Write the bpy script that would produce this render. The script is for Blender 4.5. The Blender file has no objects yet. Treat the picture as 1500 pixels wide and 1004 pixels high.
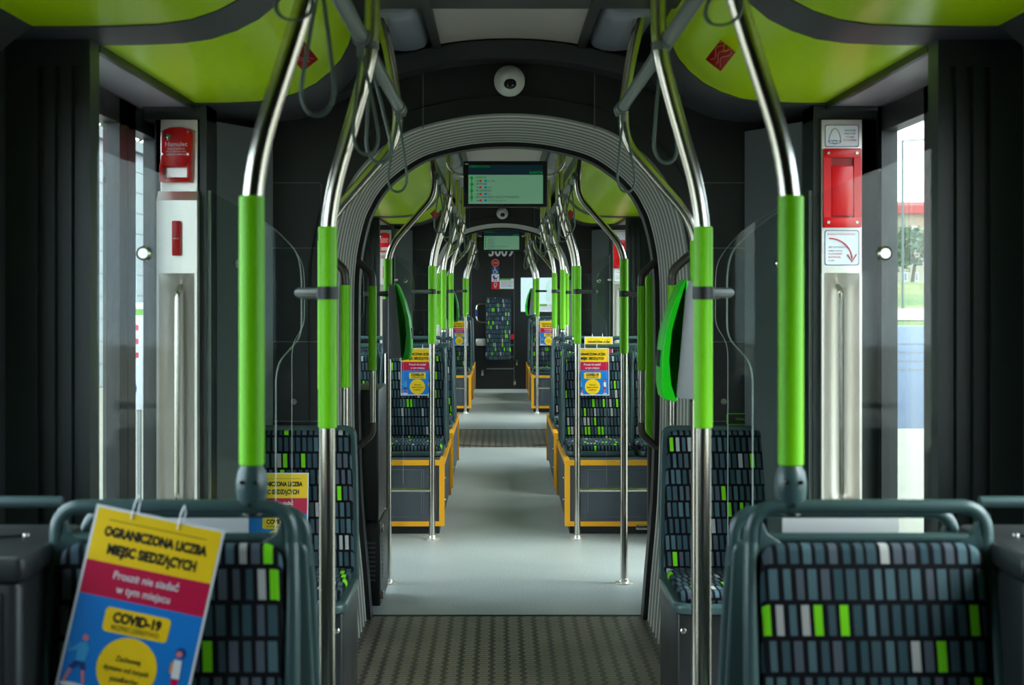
import bpy, bmesh, math, random
from mathutils import Vector, Matrix
random.seed(4)
PI = math.pi
scn = bpy.context.scene
col = scn.collection

# ------------------------------------------------------------------ camera, world, exposure
F = 2100.0                      # focal length in pixels of the 1500 px wide frame
cam_d = bpy.data.cameras.new('camera'); cam = bpy.data.objects.new('camera', cam_d); col.objects.link(cam)
cam.location = (-0.038, 0, 1.40); cam.rotation_euler = (PI/2, 0, 0)
cam_d.sensor_width = 36; cam_d.lens = 36*F/1500
cam_d.shift_x = (750-729.5)/1500; cam_d.shift_y = -(502-426)/1500
cam_d.clip_start = 0.02; cam_d.clip_end = 800
cam_d.dof.use_dof = True; cam_d.dof.focus_distance = 8.2; cam_d.dof.aperture_fstop = 6.3
scn.camera = cam
scn.view_settings.view_transform = 'Standard'; scn.view_settings.look = 'None'
scn.view_settings.gamma = 1; scn.view_settings.use_curve_mapping = False
scn.view_settings.exposure = 2.4

w = bpy.data.worlds.new('world'); scn.world = w; w.use_nodes = True
nt = w.node_tree; nt.nodes.clear()
def wn(t, **k):
    n = nt.nodes.new(t)
    for a, b in k.items(): setattr(n, a, b)
    return n
out = wn('ShaderNodeOutputWorld'); bg = wn('ShaderNodeBackground'); bg.inputs[1].default_value = 1.5
tc = wn('ShaderNodeTexCoord'); mp = wn('ShaderNodeMapping'); mp.inputs['Scale'].default_value = (1.2, 1.2, 5)
no = wn('ShaderNodeTexNoise'); no.inputs['Scale'].default_value = 2.2; no.inputs['Detail'].default_value = 6
cr = wn('ShaderNodeValToRGB'); cr.color_ramp.elements[0].position = .35; cr.color_ramp.elements[1].position = .62
cr.color_ramp.elements[0].color = (.60, .74, .93, 1); cr.color_ramp.elements[1].color = (.95, .96, 1.0, 1)
for a, b in ((tc.outputs['Generated'], mp.inputs['Vector']), (mp.outputs[0], no.inputs['Vector']), (no.outputs['Fac'], cr.inputs[0]), (cr.outputs[0], bg.inputs[0]), (bg.outputs[0], out.inputs[0])):
    nt.links.new(a, b)
sun_d = bpy.data.lights.new('sun', 'SUN'); sun_d.energy = 1.2; sun_d.angle = math.radians(40); sun_d.color = (1, .95, .86)
sun = bpy.data.objects.new('sun', sun_d); col.objects.link(sun); sun.rotation_euler = (math.radians(50), 0, math.radians(70))

# ------------------------------------------------------------------ materials
def srgb(r, g, b):
    f = lambda c: (c/255/12.92 if c/255 <= .04045 else ((c/255+.055)/1.055)**2.4)
    return (f(r), f(g), f(b), 1)
def mat(name, c, rough=.5, metal=0., spec=.5, noise=0., nscale=40, bump=0., bscale=200, emit=None, es=0., coat=0.):
    m = bpy.data.materials.new(name); m.use_nodes = True; t = m.node_tree; b = t.nodes['Principled BSDF']
    b.inputs['Base Color'].default_value = c; b.inputs['Roughness'].default_value = rough; b.inputs['Metallic'].default_value = metal
    b.inputs['Specular IOR Level'].default_value = spec; b.inputs['Coat Weight'].default_value = coat
    tcn = t.nodes.new('ShaderNodeTexCoord')
    if noise:
        n = t.nodes.new('ShaderNodeTexNoise'); n.inputs['Scale'].default_value = nscale; n.inputs['Detail'].default_value = 4
        mx = t.nodes.new('ShaderNodeMix'); mx.data_type = 'RGBA'
        mx.inputs[6].default_value = tuple(x*(1-noise) for x in c[:3])+(1,); mx.inputs[7].default_value = tuple(min(1, x*(1+noise)) for x in c[:3])+(1,)
        t.links.new(tcn.outputs['Object'], n.inputs['Vector']); t.links.new(n.outputs['Fac'], mx.inputs[0]); t.links.new(mx.outputs[2], b.inputs['Base Color'])
    if bump:
        n = t.nodes.new('ShaderNodeTexNoise'); n.inputs['Scale'].default_value = bscale
        bp = t.nodes.new('ShaderNodeBump'); bp.inputs['Strength'].default_value = bump; bp.inputs['Distance'].default_value = .002
        t.links.new(tcn.outputs['Object'], n.inputs['Vector']); t.links.new(n.outputs['Fac'], bp.inputs['Height']); t.links.new(bp.outputs[0], b.inputs['Normal'])
    if emit:
        b.inputs['Emission Color'].default_value = emit; b.inputs['Emission Strength'].default_value = es
    return m
M = {}
M['steel'] = mat('brushed_steel', (.50, .475, .42, 1), .2, 1, noise=.06, nscale=12)
M['satin'] = mat('satin_steel_plate', (.86, .80, .75, 1), .36, .8, noise=.04, nscale=8)
M['sleeve'] = mat('green_sleeve', srgb(112, 196, 0), .42, spec=.3)
M['cove'] = mat('green_ceiling_panel', srgb(176, 212, 0), .3, spec=.35, noise=.04, nscale=3)
M['dark'] = mat('charcoal_plastic', srgb(40, 43, 45), .42, noise=.12, nscale=5, bump=.15)
M['dark2'] = mat('black_plastic', srgb(19, 21, 23), .4, noise=.15, nscale=6)
M['pillar'] = mat('pillar_plastic', srgb(38, 45, 43), .4, noise=.1, nscale=4)
M['band'] = mat('dark_ceiling_band', srgb(58, 58, 64), .5, noise=.08, nscale=10)
M['header'] = mat('grey_header', srgb(140, 138, 146), .45, noise=.05)
M['midgrey'] = mat('mid_grey_panel', srgb(92, 98, 100), .5, noise=.06)
M['white'] = mat('pale_ceiling_panel', srgb(168, 162, 154), .35, noise=.03, nscale=3)
M['lens'] = mat('frosted_lamp_cover', srgb(118, 122, 132), .3, noise=.05, nscale=6)
M['frame'] = mat('seat_frame_plastic', srgb(54, 76, 78), .3, noise=.08, nscale=8, bump=.1)
M['rail'] = mat('grey_painted_rail', srgb(96, 104, 104), .3, noise=.06, nscale=10)
M['strap'] = mat('strap_rubber', srgb(66, 82, 74), .45, noise=.08)
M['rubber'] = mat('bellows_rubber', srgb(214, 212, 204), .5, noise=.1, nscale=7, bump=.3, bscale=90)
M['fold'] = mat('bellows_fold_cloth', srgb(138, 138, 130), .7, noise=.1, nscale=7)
M['blackrub'] = mat('black_rubber', srgb(18, 19, 21), .5, noise=.1)
M['brown'] = mat('dark_rail_coating', srgb(62, 54, 50), .35, noise=.08)
M['yellow'] = mat('yellow_edge_trim', srgb(240, 166, 10), .45, noise=.05, nscale=15)
M['podium'] = mat('podium_panel', srgb(66, 72, 80), .55, noise=.1, nscale=20, bump=.2)
M['red'] = mat('red_plastic', srgb(205, 8, 18), .3, noise=.05)
M['redd'] = mat('deep_red_plastic', srgb(150, 6, 14), .35, noise=.05)
M['greenv'] = mat('validator_green', srgb(20, 190, 20), .3, noise=.05, nscale=5)
M['greyv'] = mat('validator_grey', srgb(138, 140, 144), .4, noise=.05)
M['paper'] = mat('paper_white', srgb(228, 228, 236), .5, noise=.02)
M['pyel'] = mat('print_yellow', srgb(250, 205, 10), .45, noise=.02)
M['pred'] = mat('print_crimson', srgb(196, 8, 66), .45, noise=.02)
M['pblu'] = mat('print_blue', srgb(10, 122, 210), .45, noise=.02)
M['plbl'] = mat('print_light_blue', srgb(60, 160, 220), .45, noise=.02)
M['pblk'] = mat('print_black', srgb(22, 20, 18), .5, noise=.02)
M['pgrn'] = mat('print_green', srgb(110, 170, 50), .5, noise=.02)
M['pnav'] = mat('print_navy', srgb(16, 60, 130), .5, noise=.02)
M['pora'] = mat('print_orange', srgb(240, 150, 40), .5, noise=.02)
M['skin'] = mat('print_pink', srgb(225, 120, 120), .5, noise=.02)
M['gline'] = mat('print_lime_line', srgb(90, 170, 20), .5, noise=.02)
M['camw'] = mat('camera_white', srgb(205, 205, 200), .3, noise=.02)
M['lensb'] = mat('camera_lens_black', srgb(8, 8, 10), .08)
M['scr'] = mat('screen_body', srgb(96, 150, 118), .3, emit=srgb(125, 178, 145), es=.07)
M['scd'] = mat('screen_header', srgb(14, 32, 42), .3, emit=srgb(20, 48, 58), es=.07)
M['sgr'] = mat('screen_green', srgb(0, 150, 40), .3, emit=srgb(0, 185, 50), es=.05)
M['stx'] = mat('screen_text', srgb(40, 60, 56), .3, emit=srgb(40, 70, 66), es=.05)
M['srd'] = mat('screen_red', srgb(180, 20, 50), .3, emit=srgb(190, 20, 60), es=.08)
M['sbl'] = mat('screen_blue', srgb(0, 100, 180), .3, emit=srgb(0, 110, 190), es=.08)
M['lightw'] = mat('far_wall_pale', srgb(120, 132, 132), .6, noise=.04, nscale=2)
M['conc'] = mat('concrete_paving', srgb(140, 134, 122), .8, noise=.12, nscale=3)
M['stucco'] = mat('cream_stucco', srgb(150, 142, 126), .9, noise=.05, nscale=1)
M['tile'] = mat('red_roof', srgb(128, 36, 34), .8, noise=.1, nscale=1)
M['winfar'] = mat('far_window_glass', srgb(90, 108, 124), .2, noise=.1, nscale=1)
M['bark'] = mat('bark', srgb(86, 68, 52), .9, noise=.2, nscale=8)
M['adblue'] = mat('pale_blue_board', srgb(128, 142, 172), .5, noise=.04, nscale=3)
M['alu'] = mat('aluminium_profile', (.78, .78, .78, 1), .35, .9, noise=.03)
M['rim'] = mat('glass_edge', srgb(226, 242, 232), .15, noise=.02)

def grass_mat():
    m = mat('meadow_grass', srgb(96, 132, 50), .95); t = m.node_tree; b = t.nodes['Principled BSDF']
    tcn = t.nodes.new('ShaderNodeTexCoord'); n = t.nodes.new('ShaderNodeTexNoise'); n.inputs['Scale'].default_value = .35; n.inputs['Detail'].default_value = 6
    r = t.nodes.new('ShaderNodeValToRGB'); r.color_ramp.elements[0].color = srgb(56, 90, 24); r.color_ramp.elements[1].color = srgb(120, 112, 56)
    r.color_ramp.elements[0].position = .4; r.color_ramp.elements[1].position = .65
    t.links.new(tcn.outputs['Object'], n.inputs['Vector']); t.links.new(n.outputs['Fac'], r.inputs[0]); t.links.new(r.outputs[0], b.inputs['Base Color'])
    return m
M['grass'] = grass_mat()
M['leaf'] = mat('leaves', srgb(48, 84, 28), .7, noise=.35, nscale=2)

def glass_mat(name, tint, gl=.10):
    m = bpy.data.materials.new(name); m.use_nodes = True; t = m.node_tree; t.nodes.clear()
    o = t.nodes.new('ShaderNodeOutputMaterial'); tr = t.nodes.new('ShaderNodeBsdfTransparent'); tr.inputs[0].default_value = tint
    g = t.nodes.new('ShaderNodeBsdfGlossy'); g.inputs['Roughness'].default_value = .03
    fr = t.nodes.new('ShaderNodeFresnel'); ge = t.nodes.new('ShaderNodeNewGeometry'); mr = t.nodes.new('ShaderNodeMapRange')
    mr.inputs['To Min'].default_value = 1.33; mr.inputs['To Max'].default_value = 1/1.33
    t.links.new(ge.outputs['Backfacing'], mr.inputs['Value']); t.links.new(mr.outputs[0], fr.inputs[0])
    mx = t.nodes.new('ShaderNodeMixShader')
    t.links.new(fr.outputs[0], mx.inputs[0]); t.links.new(tr.outputs[0], mx.inputs[1]); t.links.new(g.outputs[0], mx.inputs[2]); t.links.new(mx.outputs[0], o.inputs[0])
    return m
M['glass'] = glass_mat('clear_safety_glass', (.93, .96, .94, 1))
M['wglass'] = glass_mat('window_glass', (.86, .92, .90, 1))

class NG:
    def __init__(s, name, rough):
        s.m = bpy.data.materials.new(name); s.m.use_nodes = True; s.t = s.m.node_tree; s.b = s.t.nodes['Principled BSDF']; s.b.inputs['Roughness'].default_value = rough
    def n(s, t, **k):
        x = s.t.nodes.new(t)
        for a, b in k.items(): setattr(x, a, b)
        return x
    def inp(s, sock, v):
        if isinstance(v, (int, float)): sock.default_value = v
        else: s.t.links.new(v, sock)
    def m_(s, op, a, b=0, c=0):
        x = s.n('ShaderNodeMath', operation=op); s.inp(x.inputs[0], a); s.inp(x.inputs[1], b); s.inp(x.inputs[2], c); return x.outputs[0]
    def ramp(s, fac, stops, interp='LINEAR'):
        r = s.n('ShaderNodeValToRGB'); r.color_ramp.interpolation = interp
        e = r.color_ramp.elements
        while len(e) < len(stops): e.new(.5)
        for k, (p, c) in enumerate(stops): e[k].position = p; e[k].color = c
        s.inp(r.inputs[0], fac); return r.outputs[0]
    def mix(s, fac, a, b):
        x = s.n('ShaderNodeMix', data_type='RGBA'); s.inp(x.inputs[0], fac)
        for i, v in ((6, a), (7, b)):
            if isinstance(v, tuple): x.inputs[i].default_value = v
            else: s.t.links.new(v, x.inputs[i])
        return x.outputs[2]
def fabric():
    g = NG('seat_fabric', .9)
    tcn = g.n('ShaderNodeTexCoord'); sp = g.n('ShaderNodeSeparateXYZ'); g.t.links.new(tcn.outputs['Object'], sp.inputs[0])
    oi = g.n('ShaderNodeObjectInfo')
    v = g.m_('DIVIDE', g.m_('ADD', sp.outputs[1], sp.outputs[2]), .062)
    row = g.m_('FLOOR', v); fv = g.m_('FRACT', v)
    rs = g.m_('ADD', row, g.m_('MULTIPLY', g.m_('FLOOR', g.m_('MULTIPLY', oi.outputs['Random'], 9)), 37))
    wn1 = g.n('ShaderNodeTexWhiteNoise', noise_dimensions='1D'); g.inp(wn1.inputs['W'], rs)
    u = g.m_('ADD', g.m_('ADD', g.m_('DIVIDE', sp.outputs[0], .0208), g.m_('MULTIPLY', wn1.outputs['Value'], 5)), g.m_('MULTIPLY', fv, .12))
    cl = g.m_('FLOOR', u); fu = g.m_('FRACT', u)
    cb = g.n('ShaderNodeCombineXYZ'); g.inp(cb.inputs[0], cl); g.inp(cb.inputs[1], rs)
    wn2 = g.n('ShaderNodeTexWhiteNoise', noise_dimensions='2D'); g.t.links.new(cb.outputs[0], wn2.inputs['Vector'])
    sc = g.n('ShaderNodeSeparateColor'); g.t.links.new(wn2.outputs['Color'], sc.inputs[0])
    gap = g.m_('GREATER_THAN', fu, g.m_('ADD', .27, g.m_('MULTIPLY', sc.outputs[0], .22)))
    rowm = g.m_('LESS_THAN', fv, .85)
    mask = g.m_('MULTIPLY', gap, rowm)
    c = g.ramp(sc.outputs[1], [(0, srgb(116, 206, 24)), (.07, srgb(168, 168, 170)), (.11, srgb(56, 76, 86)), (.38, srgb(74, 98, 108)), (.62, srgb(48, 72, 82)), (.82, srgb(76, 84, 96))], 'CONSTANT')
    g.t.links.new(g.mix(mask, srgb(7, 8, 16), c), g.b.inputs['Base Color'])
    g.b.inputs['Specular IOR Level'].default_value = .2
    bp = g.n('ShaderNodeBump'); bp.inputs['Strength'].default_value = .25; bp.inputs['Distance'].default_value = .002; g.inp(bp.inputs['Height'], mask); g.t.links.new(bp.outputs[0], g.b.inputs['Normal'])
    return g.m
M['fabric'] = fabric()
def vinyl():
    g = NG('floor_vinyl', .42)
    tcn = g.n('ShaderNodeTexCoord'); a = g.n('ShaderNodeTexNoise'); a.inputs['Scale'].default_value = 130; a.inputs['Detail'].default_value = 3
    b = g.n('ShaderNodeTexNoise'); b.inputs['Scale'].default_value = 1.6; b.inputs['Detail'].default_value = 5
    for x in (a, b): g.t.links.new(tcn.outputs['Object'], x.inputs['Vector'])
    c1 = g.ramp(a.outputs['Fac'], [(.35, srgb(150, 156, 154)), (.65, srgb(186, 190, 188))])
    c2 = g.ramp(b.outputs['Fac'], [(.3, (.82, .83, .82, 1)), (.7, (1, 1, 1, 1))])
    mx = g.n('ShaderNodeMix', data_type='RGBA', blend_type='MULTIPLY'); mx.inputs[0].default_value = 1
    g.t.links.new(c1, mx.inputs[6]); g.t.links.new(c2, mx.inputs[7]); g.t.links.new(mx.outputs[2], g.b.inputs['Base Color'])
    return g.m
M['vinyl'] = vinyl()
def studded():
    g = NG('studded_rubber_floor', .38)
    tcn = g.n('ShaderNodeTexCoord'); sp = g.n('ShaderNodeSeparateXYZ'); g.t.links.new(tcn.outputs['Object'], sp.inputs[0])
    v = g.m_('DIVIDE', sp.outputs[1], .03); row = g.m_('FLOOR', v); par = g.m_('MODULO', g.m_('ABSOLUTE', row), 2)
    u = g.m_('ADD', g.m_('DIVIDE', sp.outputs[0], .058), g.m_('MULTIPLY', par, .12))
    a = g.m_('ABSOLUTE', g.m_('SUBTRACT', g.m_('FRACT', u), .5)); b = g.m_('ABSOLUTE', g.m_('SUBTRACT', g.m_('FRACT', v), .5))
    stud = g.m_('MULTIPLY', g.m_('LESS_THAN', a, .33), g.m_('LESS_THAN', b, .40))
    nz = g.n('ShaderNodeTexNoise'); nz.inputs['Scale'].default_value = 2.2; nz.inputs['Detail'].default_value = 4; g.t.links.new(tcn.outputs['Object'], nz.inputs['Vector'])
    base = g.ramp(nz.outputs['Fac'], [(.35, srgb(118, 108, 98)), (.7, srgb(146, 134, 122))])
    g.t.links.new(g.mix(g.m_('MULTIPLY', g.m_('SUBTRACT', 1, stud), .85), base, srgb(30, 29, 27)), g.b.inputs['Base Color'])
    bp = g.n('ShaderNodeBump'); bp.inputs['Strength'].default_value = .6; bp.inputs['Distance'].default_value = .004; g.inp(bp.inputs['Height'], stud); g.t.links.new(bp.outputs[0], g.b.inputs['Normal'])
    return g.m
M['stud'] = studded()
def facade():
    g = NG('pale_panel_facade', .6)
    tcn = g.n('ShaderNodeTexCoord'); mp = g.n('ShaderNodeMapping'); mp.inputs['Rotation'].default_value = (0, -PI/2, -PI/2)
    sp = g.n('ShaderNodeSeparateXYZ'); g.t.links.new(tcn.outputs['Object'], sp.inputs[0])
    a = g.m_('LESS_THAN', g.m_('FRACT', g.m_('DIVIDE', sp.outputs[2], .42)), .07); b = g.m_('LESS_THAN', g.m_('FRACT', g.m_('DIVIDE', sp.outputs[1], 2.4)), .02)
    g.t.links.new(g.mix(g.m_('MAXIMUM', a, b), srgb(124, 130, 136), srgb(66, 70, 76)), g.b.inputs['Base Color'])
    return g.m
M['facade'] = facade()

# ------------------------------------------------------------------ mesh helpers
class MB:
    def __init__(s): s.v = []; s.f = []; s.mi = []; s.mats = []; s.cur = 0; s.T = None
    def use(s, m):
        if m not in s.mats: s.mats.append(m)
        s.cur = s.mats.index(m); return s
    def add(s, vs, fs):
        o = len(s.v)
        s.v += [tuple(s.T @ Vector(p)) if s.T else tuple(p) for p in vs]
        s.f += [tuple(i+o for i in f) for f in fs]; s.mi += [s.cur]*len(fs); return s
    def box(s, x0, y0, z0, x1, y1, z1):
        if x0 > x1: x0, x1 = x1, x0
        if y0 > y1: y0, y1 = y1, y0
        if z0 > z1: z0, z1 = z1, z0
        return s.add([(x0, y0, z0), (x1, y0, z0), (x1, y1, z0), (x0, y1, z0), (x0, y0, z1), (x1, y0, z1), (x1, y1, z1), (x0, y1, z1)],
                     [(0, 3, 2, 1), (4, 5, 6, 7), (0, 1, 5, 4), (1, 2, 6, 5), (2, 3, 7, 6), (3, 0, 4, 7)])
    def prism(s, pts, axis, a, b, ch=0., caps=True, closed=True):
        # pts: 2D outline; axis 'x': (y,z)  'y': (x,z)  'z': (x,y)
        n = len(pts)
        def P(p, t): return {'x': (t, p[0], p[1]), 'y': (p[0], t, p[1]), 'z': (p[0], p[1], t)}[axis]
        rings = []
        if ch:
            ins = inset(pts, ch); ins2 = inset(pts, ch*.3)
            sg = 1 if b > a else -1
            rings = [(ins, a), (ins2, a+sg*ch*.3), (pts, a+sg*ch), (pts, b-sg*ch), (ins2, b-sg*ch*.3), (ins, b)]
        else: rings = [(pts, a), (pts, b)]
        vs = [P(p, t) for r, t in rings for p in r]; fs = []
        for k in range(len(rings)-1):
            for i in range(n if closed else n-1):
                j = (i+1) % n; fs.append((k*n+i, k*n+j, (k+1)*n+j, (k+1)*n+i))
        if caps and closed: fs += [tuple(range(n))[::-1], tuple((len(rings)-1)*n+i for i in range(n))]
        return s.add(vs, fs)
    def rbox(s, x0, y0, z0, x1, y1, z1, r=.01, axis='y', ch=None):
        if x0 > x1: x0, x1 = x1, x0
        if y0 > y1: y0, y1 = y1, y0
        if z0 > z1: z0, z1 = z1, z0
        A = {'y': (x0, z0, x1, z1, y0, y1), 'x': (y0, z0, y1, z1, x0, x1), 'z': (x0, y0, x1, y1, z0, z1)}[axis]
        return s.prism(rrect(*A[:4], r), axis, A[4], A[5], r*.5 if ch is None else ch)
    def tube(s, pts, r, n=12, closed=False, cap=True):
        P = [Vector(p) for p in pts]; m = len(P); vs = []; fs = []
        tang = []
        for i in range(m):
            if closed: t = P[(i+1) % m]-P[i-1]
            else: t = P[min(i+1, m-1)]-P[max(i-1, 0)]
            tang.append(t.normalized())
        up = Vector((0, 0, 1)) if abs(tang[0].z) < .9 else Vector((0, 1, 0))
        nrm = tang[0].cross(up).normalized()
        for i in range(m):
            nrm = (nrm - tang[i]*nrm.dot(tang[i])).normalized(); bn = tang[i].cross(nrm)
            rr = r[i] if isinstance(r, (list, tuple)) else r
            for k in range(n):
                a = 2*PI*k/n; vs.append(P[i]+(nrm*math.cos(a)+bn*math.sin(a))*rr)
        for i in range(m if closed else m-1):
            j = (i+1) % m
            for k in range(n): l = (k+1) % n; fs.append((i*n+k, i*n+l, j*n+l, j*n+k))
        if cap and not closed: fs += [tuple(range(n))[::-1], tuple((m-1)*n+k for k in range(n))]
        return s.add(vs, fs)
    def lathe(s, prof, c=(0, 0, 0), axis='z', n=20):
        vs = []; fs = []; m = len(prof)
        for r, h in prof:
            for k in range(n):
                a = 2*PI*k/n; x, y = r*math.cos(a), r*math.sin(a)
                p = {'z': (x, y, h), 'y': (x, h, y), 'x': (h, x, y)}[axis]
                vs.append((p[0]+c[0], p[1]+c[1], p[2]+c[2]))
        for i in range(m-1):
            for k in range(n): l = (k+1) % n; fs.append((i*n+k, i*n+l, (i+1)*n+l, (i+1)*n+k))
        fs += [tuple(range(n))[::-1], tuple((m-1)*n+k for k in range(n))]
        return s.add(vs, fs)
    def flat(s, pts, y):           # a printed shape facing -Y: 2D outline in x,z
        return s.add([(p[0], y, p[1]) for p in pts], [tuple(range(len(pts)))])
    def text(s, st, x, z, size, y, align='CENTER', bold=0., sx=1.):
        vs, fs = text_geo(st, align, bold)
        return s.add([(x+vx*size*sx, y, z+vy*size) for vx, vy in vs], fs)
    def build(s, name, mats=None, parent=None, smooth=35, label=None, loc=None):
        me = bpy.data.meshes.new(name); me.from_pydata(s.v, [], s.f); me.update()
        ms = s.mats if mats is None else ([mats] if isinstance(mats, str) else mats)
        for m in ms: me.materials.append(M[m])
        if len(ms) > 1 or mats is None: me.polygons.foreach_set('material_index', s.mi)
        b = bmesh.new(); b.from_mesh(me); bmesh.ops.remove_doubles(b, verts=b.verts, dist=1e-6); bmesh.ops.recalc_face_normals(b, faces=b.faces); b.to_mesh(me); b.free()
        if smooth:
            me.polygons.foreach_set('use_smooth', [True]*len(me.polygons)); me.set_sharp_from_angle(angle=math.radians(smooth))
        o = bpy.data.objects.new(name, me); col.objects.link(o)
        if parent: o.parent = parent
        if loc: o.location = loc
        if label: o['label'] = label
        return o
def inset(pts, d):
    n = len(pts); A = sum(pts[i][0]*pts[(i+1) % n][1]-pts[(i+1) % n][0]*pts[i][1] for i in range(n)); sg = 1 if A > 0 else -1
    res = []
    for i in range(n):
        p0, p1, p2 = pts[i-1], pts[i], pts[(i+1) % n]
        def nn(a, b):
            dx, dy = b[0]-a[0], b[1]-a[1]; l = math.hypot(dx, dy) or 1; return (-dy/l*sg, dx/l*sg)
        a, b = nn(p0, p1), nn(p1, p2); x, y = a[0]+b[0], a[1]+b[1]; l = math.hypot(x, y) or 1
        k = d/max(.5, l/2); res.append((p1[0]+x/l*k, p1[1]+y/l*k))
    return res
def rrect(x0, y0, x1, y1, r, n=5):
    r = min(r, (x1-x0)/2-1e-5, (y1-y0)/2-1e-5); pts = []
    for cx, cy, a in ((x1-r, y0+r, -90), (x1-r, y1-r, 0), (x0+r, y1-r, 90), (x0+r, y0+r, 180)):
        for k in range(n+1):
            t = math.radians(a+90*k/n); pts.append((cx+r*math.cos(t), cy+r*math.sin(t)))
    return pts
def circ(cx, cy, r, n=24, ry=None): return [(cx+r*math.cos(2*PI*k/n), cy+(ry or r)*math.sin(2*PI*k/n)) for k in range(n)]
def fillet(pts, r, n=7):
    P = [Vector(p) for p in pts]; res = [P[0]]
    for i in range(1, len(P)-1):
        a = P[i-1]-P[i]; b = P[i+1]-P[i]; t = min(r, a.length*.48, b.length*.48)
        s, e = P[i]+a.normalized()*t, P[i]+b.normalized()*t
        for k in range(n+1):
            u = k/n; res.append(s*(1-u)**2+P[i]*2*u*(1-u)+e*u*u)
    res.append(P[-1]); return res
def rpoly(pts, r, n=5):      # closed 2D polygon with rounded corners
    P = [Vector(p) for p in pts]; res = []; m = len(P)
    for i in range(m):
        rr = r[i] if isinstance(r, (list, tuple)) else r
        a = P[i-1]-P[i]; b = P[(i+1) % m]-P[i]; t = min(rr, a.length*.48, b.length*.48)
        if t < 1e-5: res.append(tuple(P[i])); continue
        s, e = P[i]+a.normalized()*t, P[i]+b.normalized()*t
        for k in range(n+1):
            u = k/n; q = s*(1-u)**2+P[i]*2*u*(1-u)+e*u*u; res.append((q.x, q.y))
    return res
_tc = {}
def text_geo(st, align, bold):
    key = (st, align, bold)
    if key in _tc: return _tc[key]
    c = bpy.data.curves.new('t', 'FONT'); c.body = st; c.align_x = align; c.size = 1; c.offset = bold; c.resolution_u = 3
    o = bpy.data.objects.new('t', c); col.objects.link(o)
    dg = bpy.context.evaluated_depsgraph_get(); me = bpy.data.meshes.new_from_object(o.evaluated_get(dg))
    r = ([(v.co.x, v.co.y) for v in me.vertices], [tuple(p.vertices) for p in me.polygons])
    bpy.data.objects.remove(o); bpy.data.curves.remove(c); bpy.data.meshes.remove(me); _tc[key] = r; return r

def tag(o, label, cat, group=None):
    o['label'] = label; o['category'] = cat
    if group: o['group'] = group
    return o
def thing(name, label, cat, loc=(0, 0, 0), rz=0, group=None):
    o = bpy.data.objects.new(name, None); col.objects.link(o); o.location = loc; o.rotation_euler = (0, 0, rz); o.empty_display_size = .05
    return tag(o, label, cat, group)
def struct(o): o['kind'] = 'structure'; return o
def sroot(name):
    o = bpy.data.objects.new(name, None); col.objects.link(o); o['kind'] = 'structure'; return o
def dup(root, loc, rz=0, label=None):
    r = root.copy(); col.objects.link(r); r.location = loc; r.rotation_euler = (0, 0, rz)
    if label: r['label'] = label
    for ch in list(root.children):
        c = ch.copy(); col.objects.link(c); c.parent = r
        for g in list(ch.children):
            d = g.copy(); col.objects.link(d); d.parent = c
    return r
SIDE = {-1: 'left', 1: 'right'}

# ------------------------------------------------------------------ setting: floor, bellows tunnels, bulkheads
G = [(5.05, 6.16), (13.29, 14.40)]           # the two gangway tunnels
STUDS = [(4.50, 6.16), (12.80, 14.40)]
ENDY = 20.4; BACKY = -1.4
SEC = [(BACKY, 4.50), (6.16, 12.80), (14.40, ENDY)]
fl = MB()
for a, b in SEC: fl.box(-1.2, a, -.04, 1.2, b, 0)
struct(fl.build('floor', 'vinyl'))
for k, (a, b) in enumerate(STUDS):
    m = MB(); m.box(-1.2 if a < G[k][0] else -.62, a, -.04, 1.2, G[k][0], .002); m.box(-.63, G[k][0], -.04, .63, b, .002)
    o = struct(m.build('floor_gangway', 'stud'))
    t = MB(); t.box(-.62, b-.006, .0, .62, b+.012, .005)
    arc = [(.52*math.cos(x), G[k][0]-.02-.42*math.sin(x)) for x in [PI*i/24 for i in range(25)]]
    t.tube([(p[0], p[1], .004) for p in arc], .004, 6)
    t.build('joint_strip', 'blackrub' if k == 2 else 'dark', o)

HALF = [(0, 2.025), (.15, 2.015), (.292, 1.985), (.375, 1.953), (.447, 1.905), (.50, 1.86), (.545, 1.805), (.575, 1.75), (.597, 1.70), (.622, 1.60), (.636, 1.50), (.642, 1.35), (.642, .9), (.63, .5), (.605, .2), (.59, 0)]
def _smooth(P, n=3):
    res = []
    for i in range(len(P)-1):
        a, b = P[i], P[i+1]; p = P[i-1] if i else (-P[1][0], P[1][1]); q = P[i+2] if i+2 < len(P) else b
        for k in range(n):
            t = k/n; res.append(tuple(.5*(2*a[j]+(b[j]-p[j])*t+(2*p[j]-5*a[j]+4*b[j]-q[j])*t*t+(3*a[j]-p[j]-3*b[j]+q[j])*t**3) for j in (0, 1)))
    return res+[P[-1]]
HALF = _smooth(HALF)
def arch(off):
    pts = []
    for i, (x, z) in enumerate(HALF):
        a = HALF[max(i-1, 0)]; b = HALF[min(i+1, len(HALF)-1)]
        if i == 0: nx, nz = 0, 1
        else:
            dx, dz = b[0]-a[0], b[1]-a[1]; l = math.hypot(dx, dz); nx, nz = -dz/l, dx/l
        pts.append((x+nx*off, max(0, z+nz*off) if i < len(HALF)-1 else 0))
    return [(-x, z) for x, z in pts[::-1]]+pts[1:]
def sheet(mb, rings):
    n = len(rings[0]); vs = [p for r in rings for p in r]; fs = []
    for k in range(len(rings)-1):
        for i in range(n-1): fs.append((k*n+i, k*n+i+1, (k+1)*n+i+1, (k+1)*n+i))
    return mb.add(vs, fs)
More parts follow.
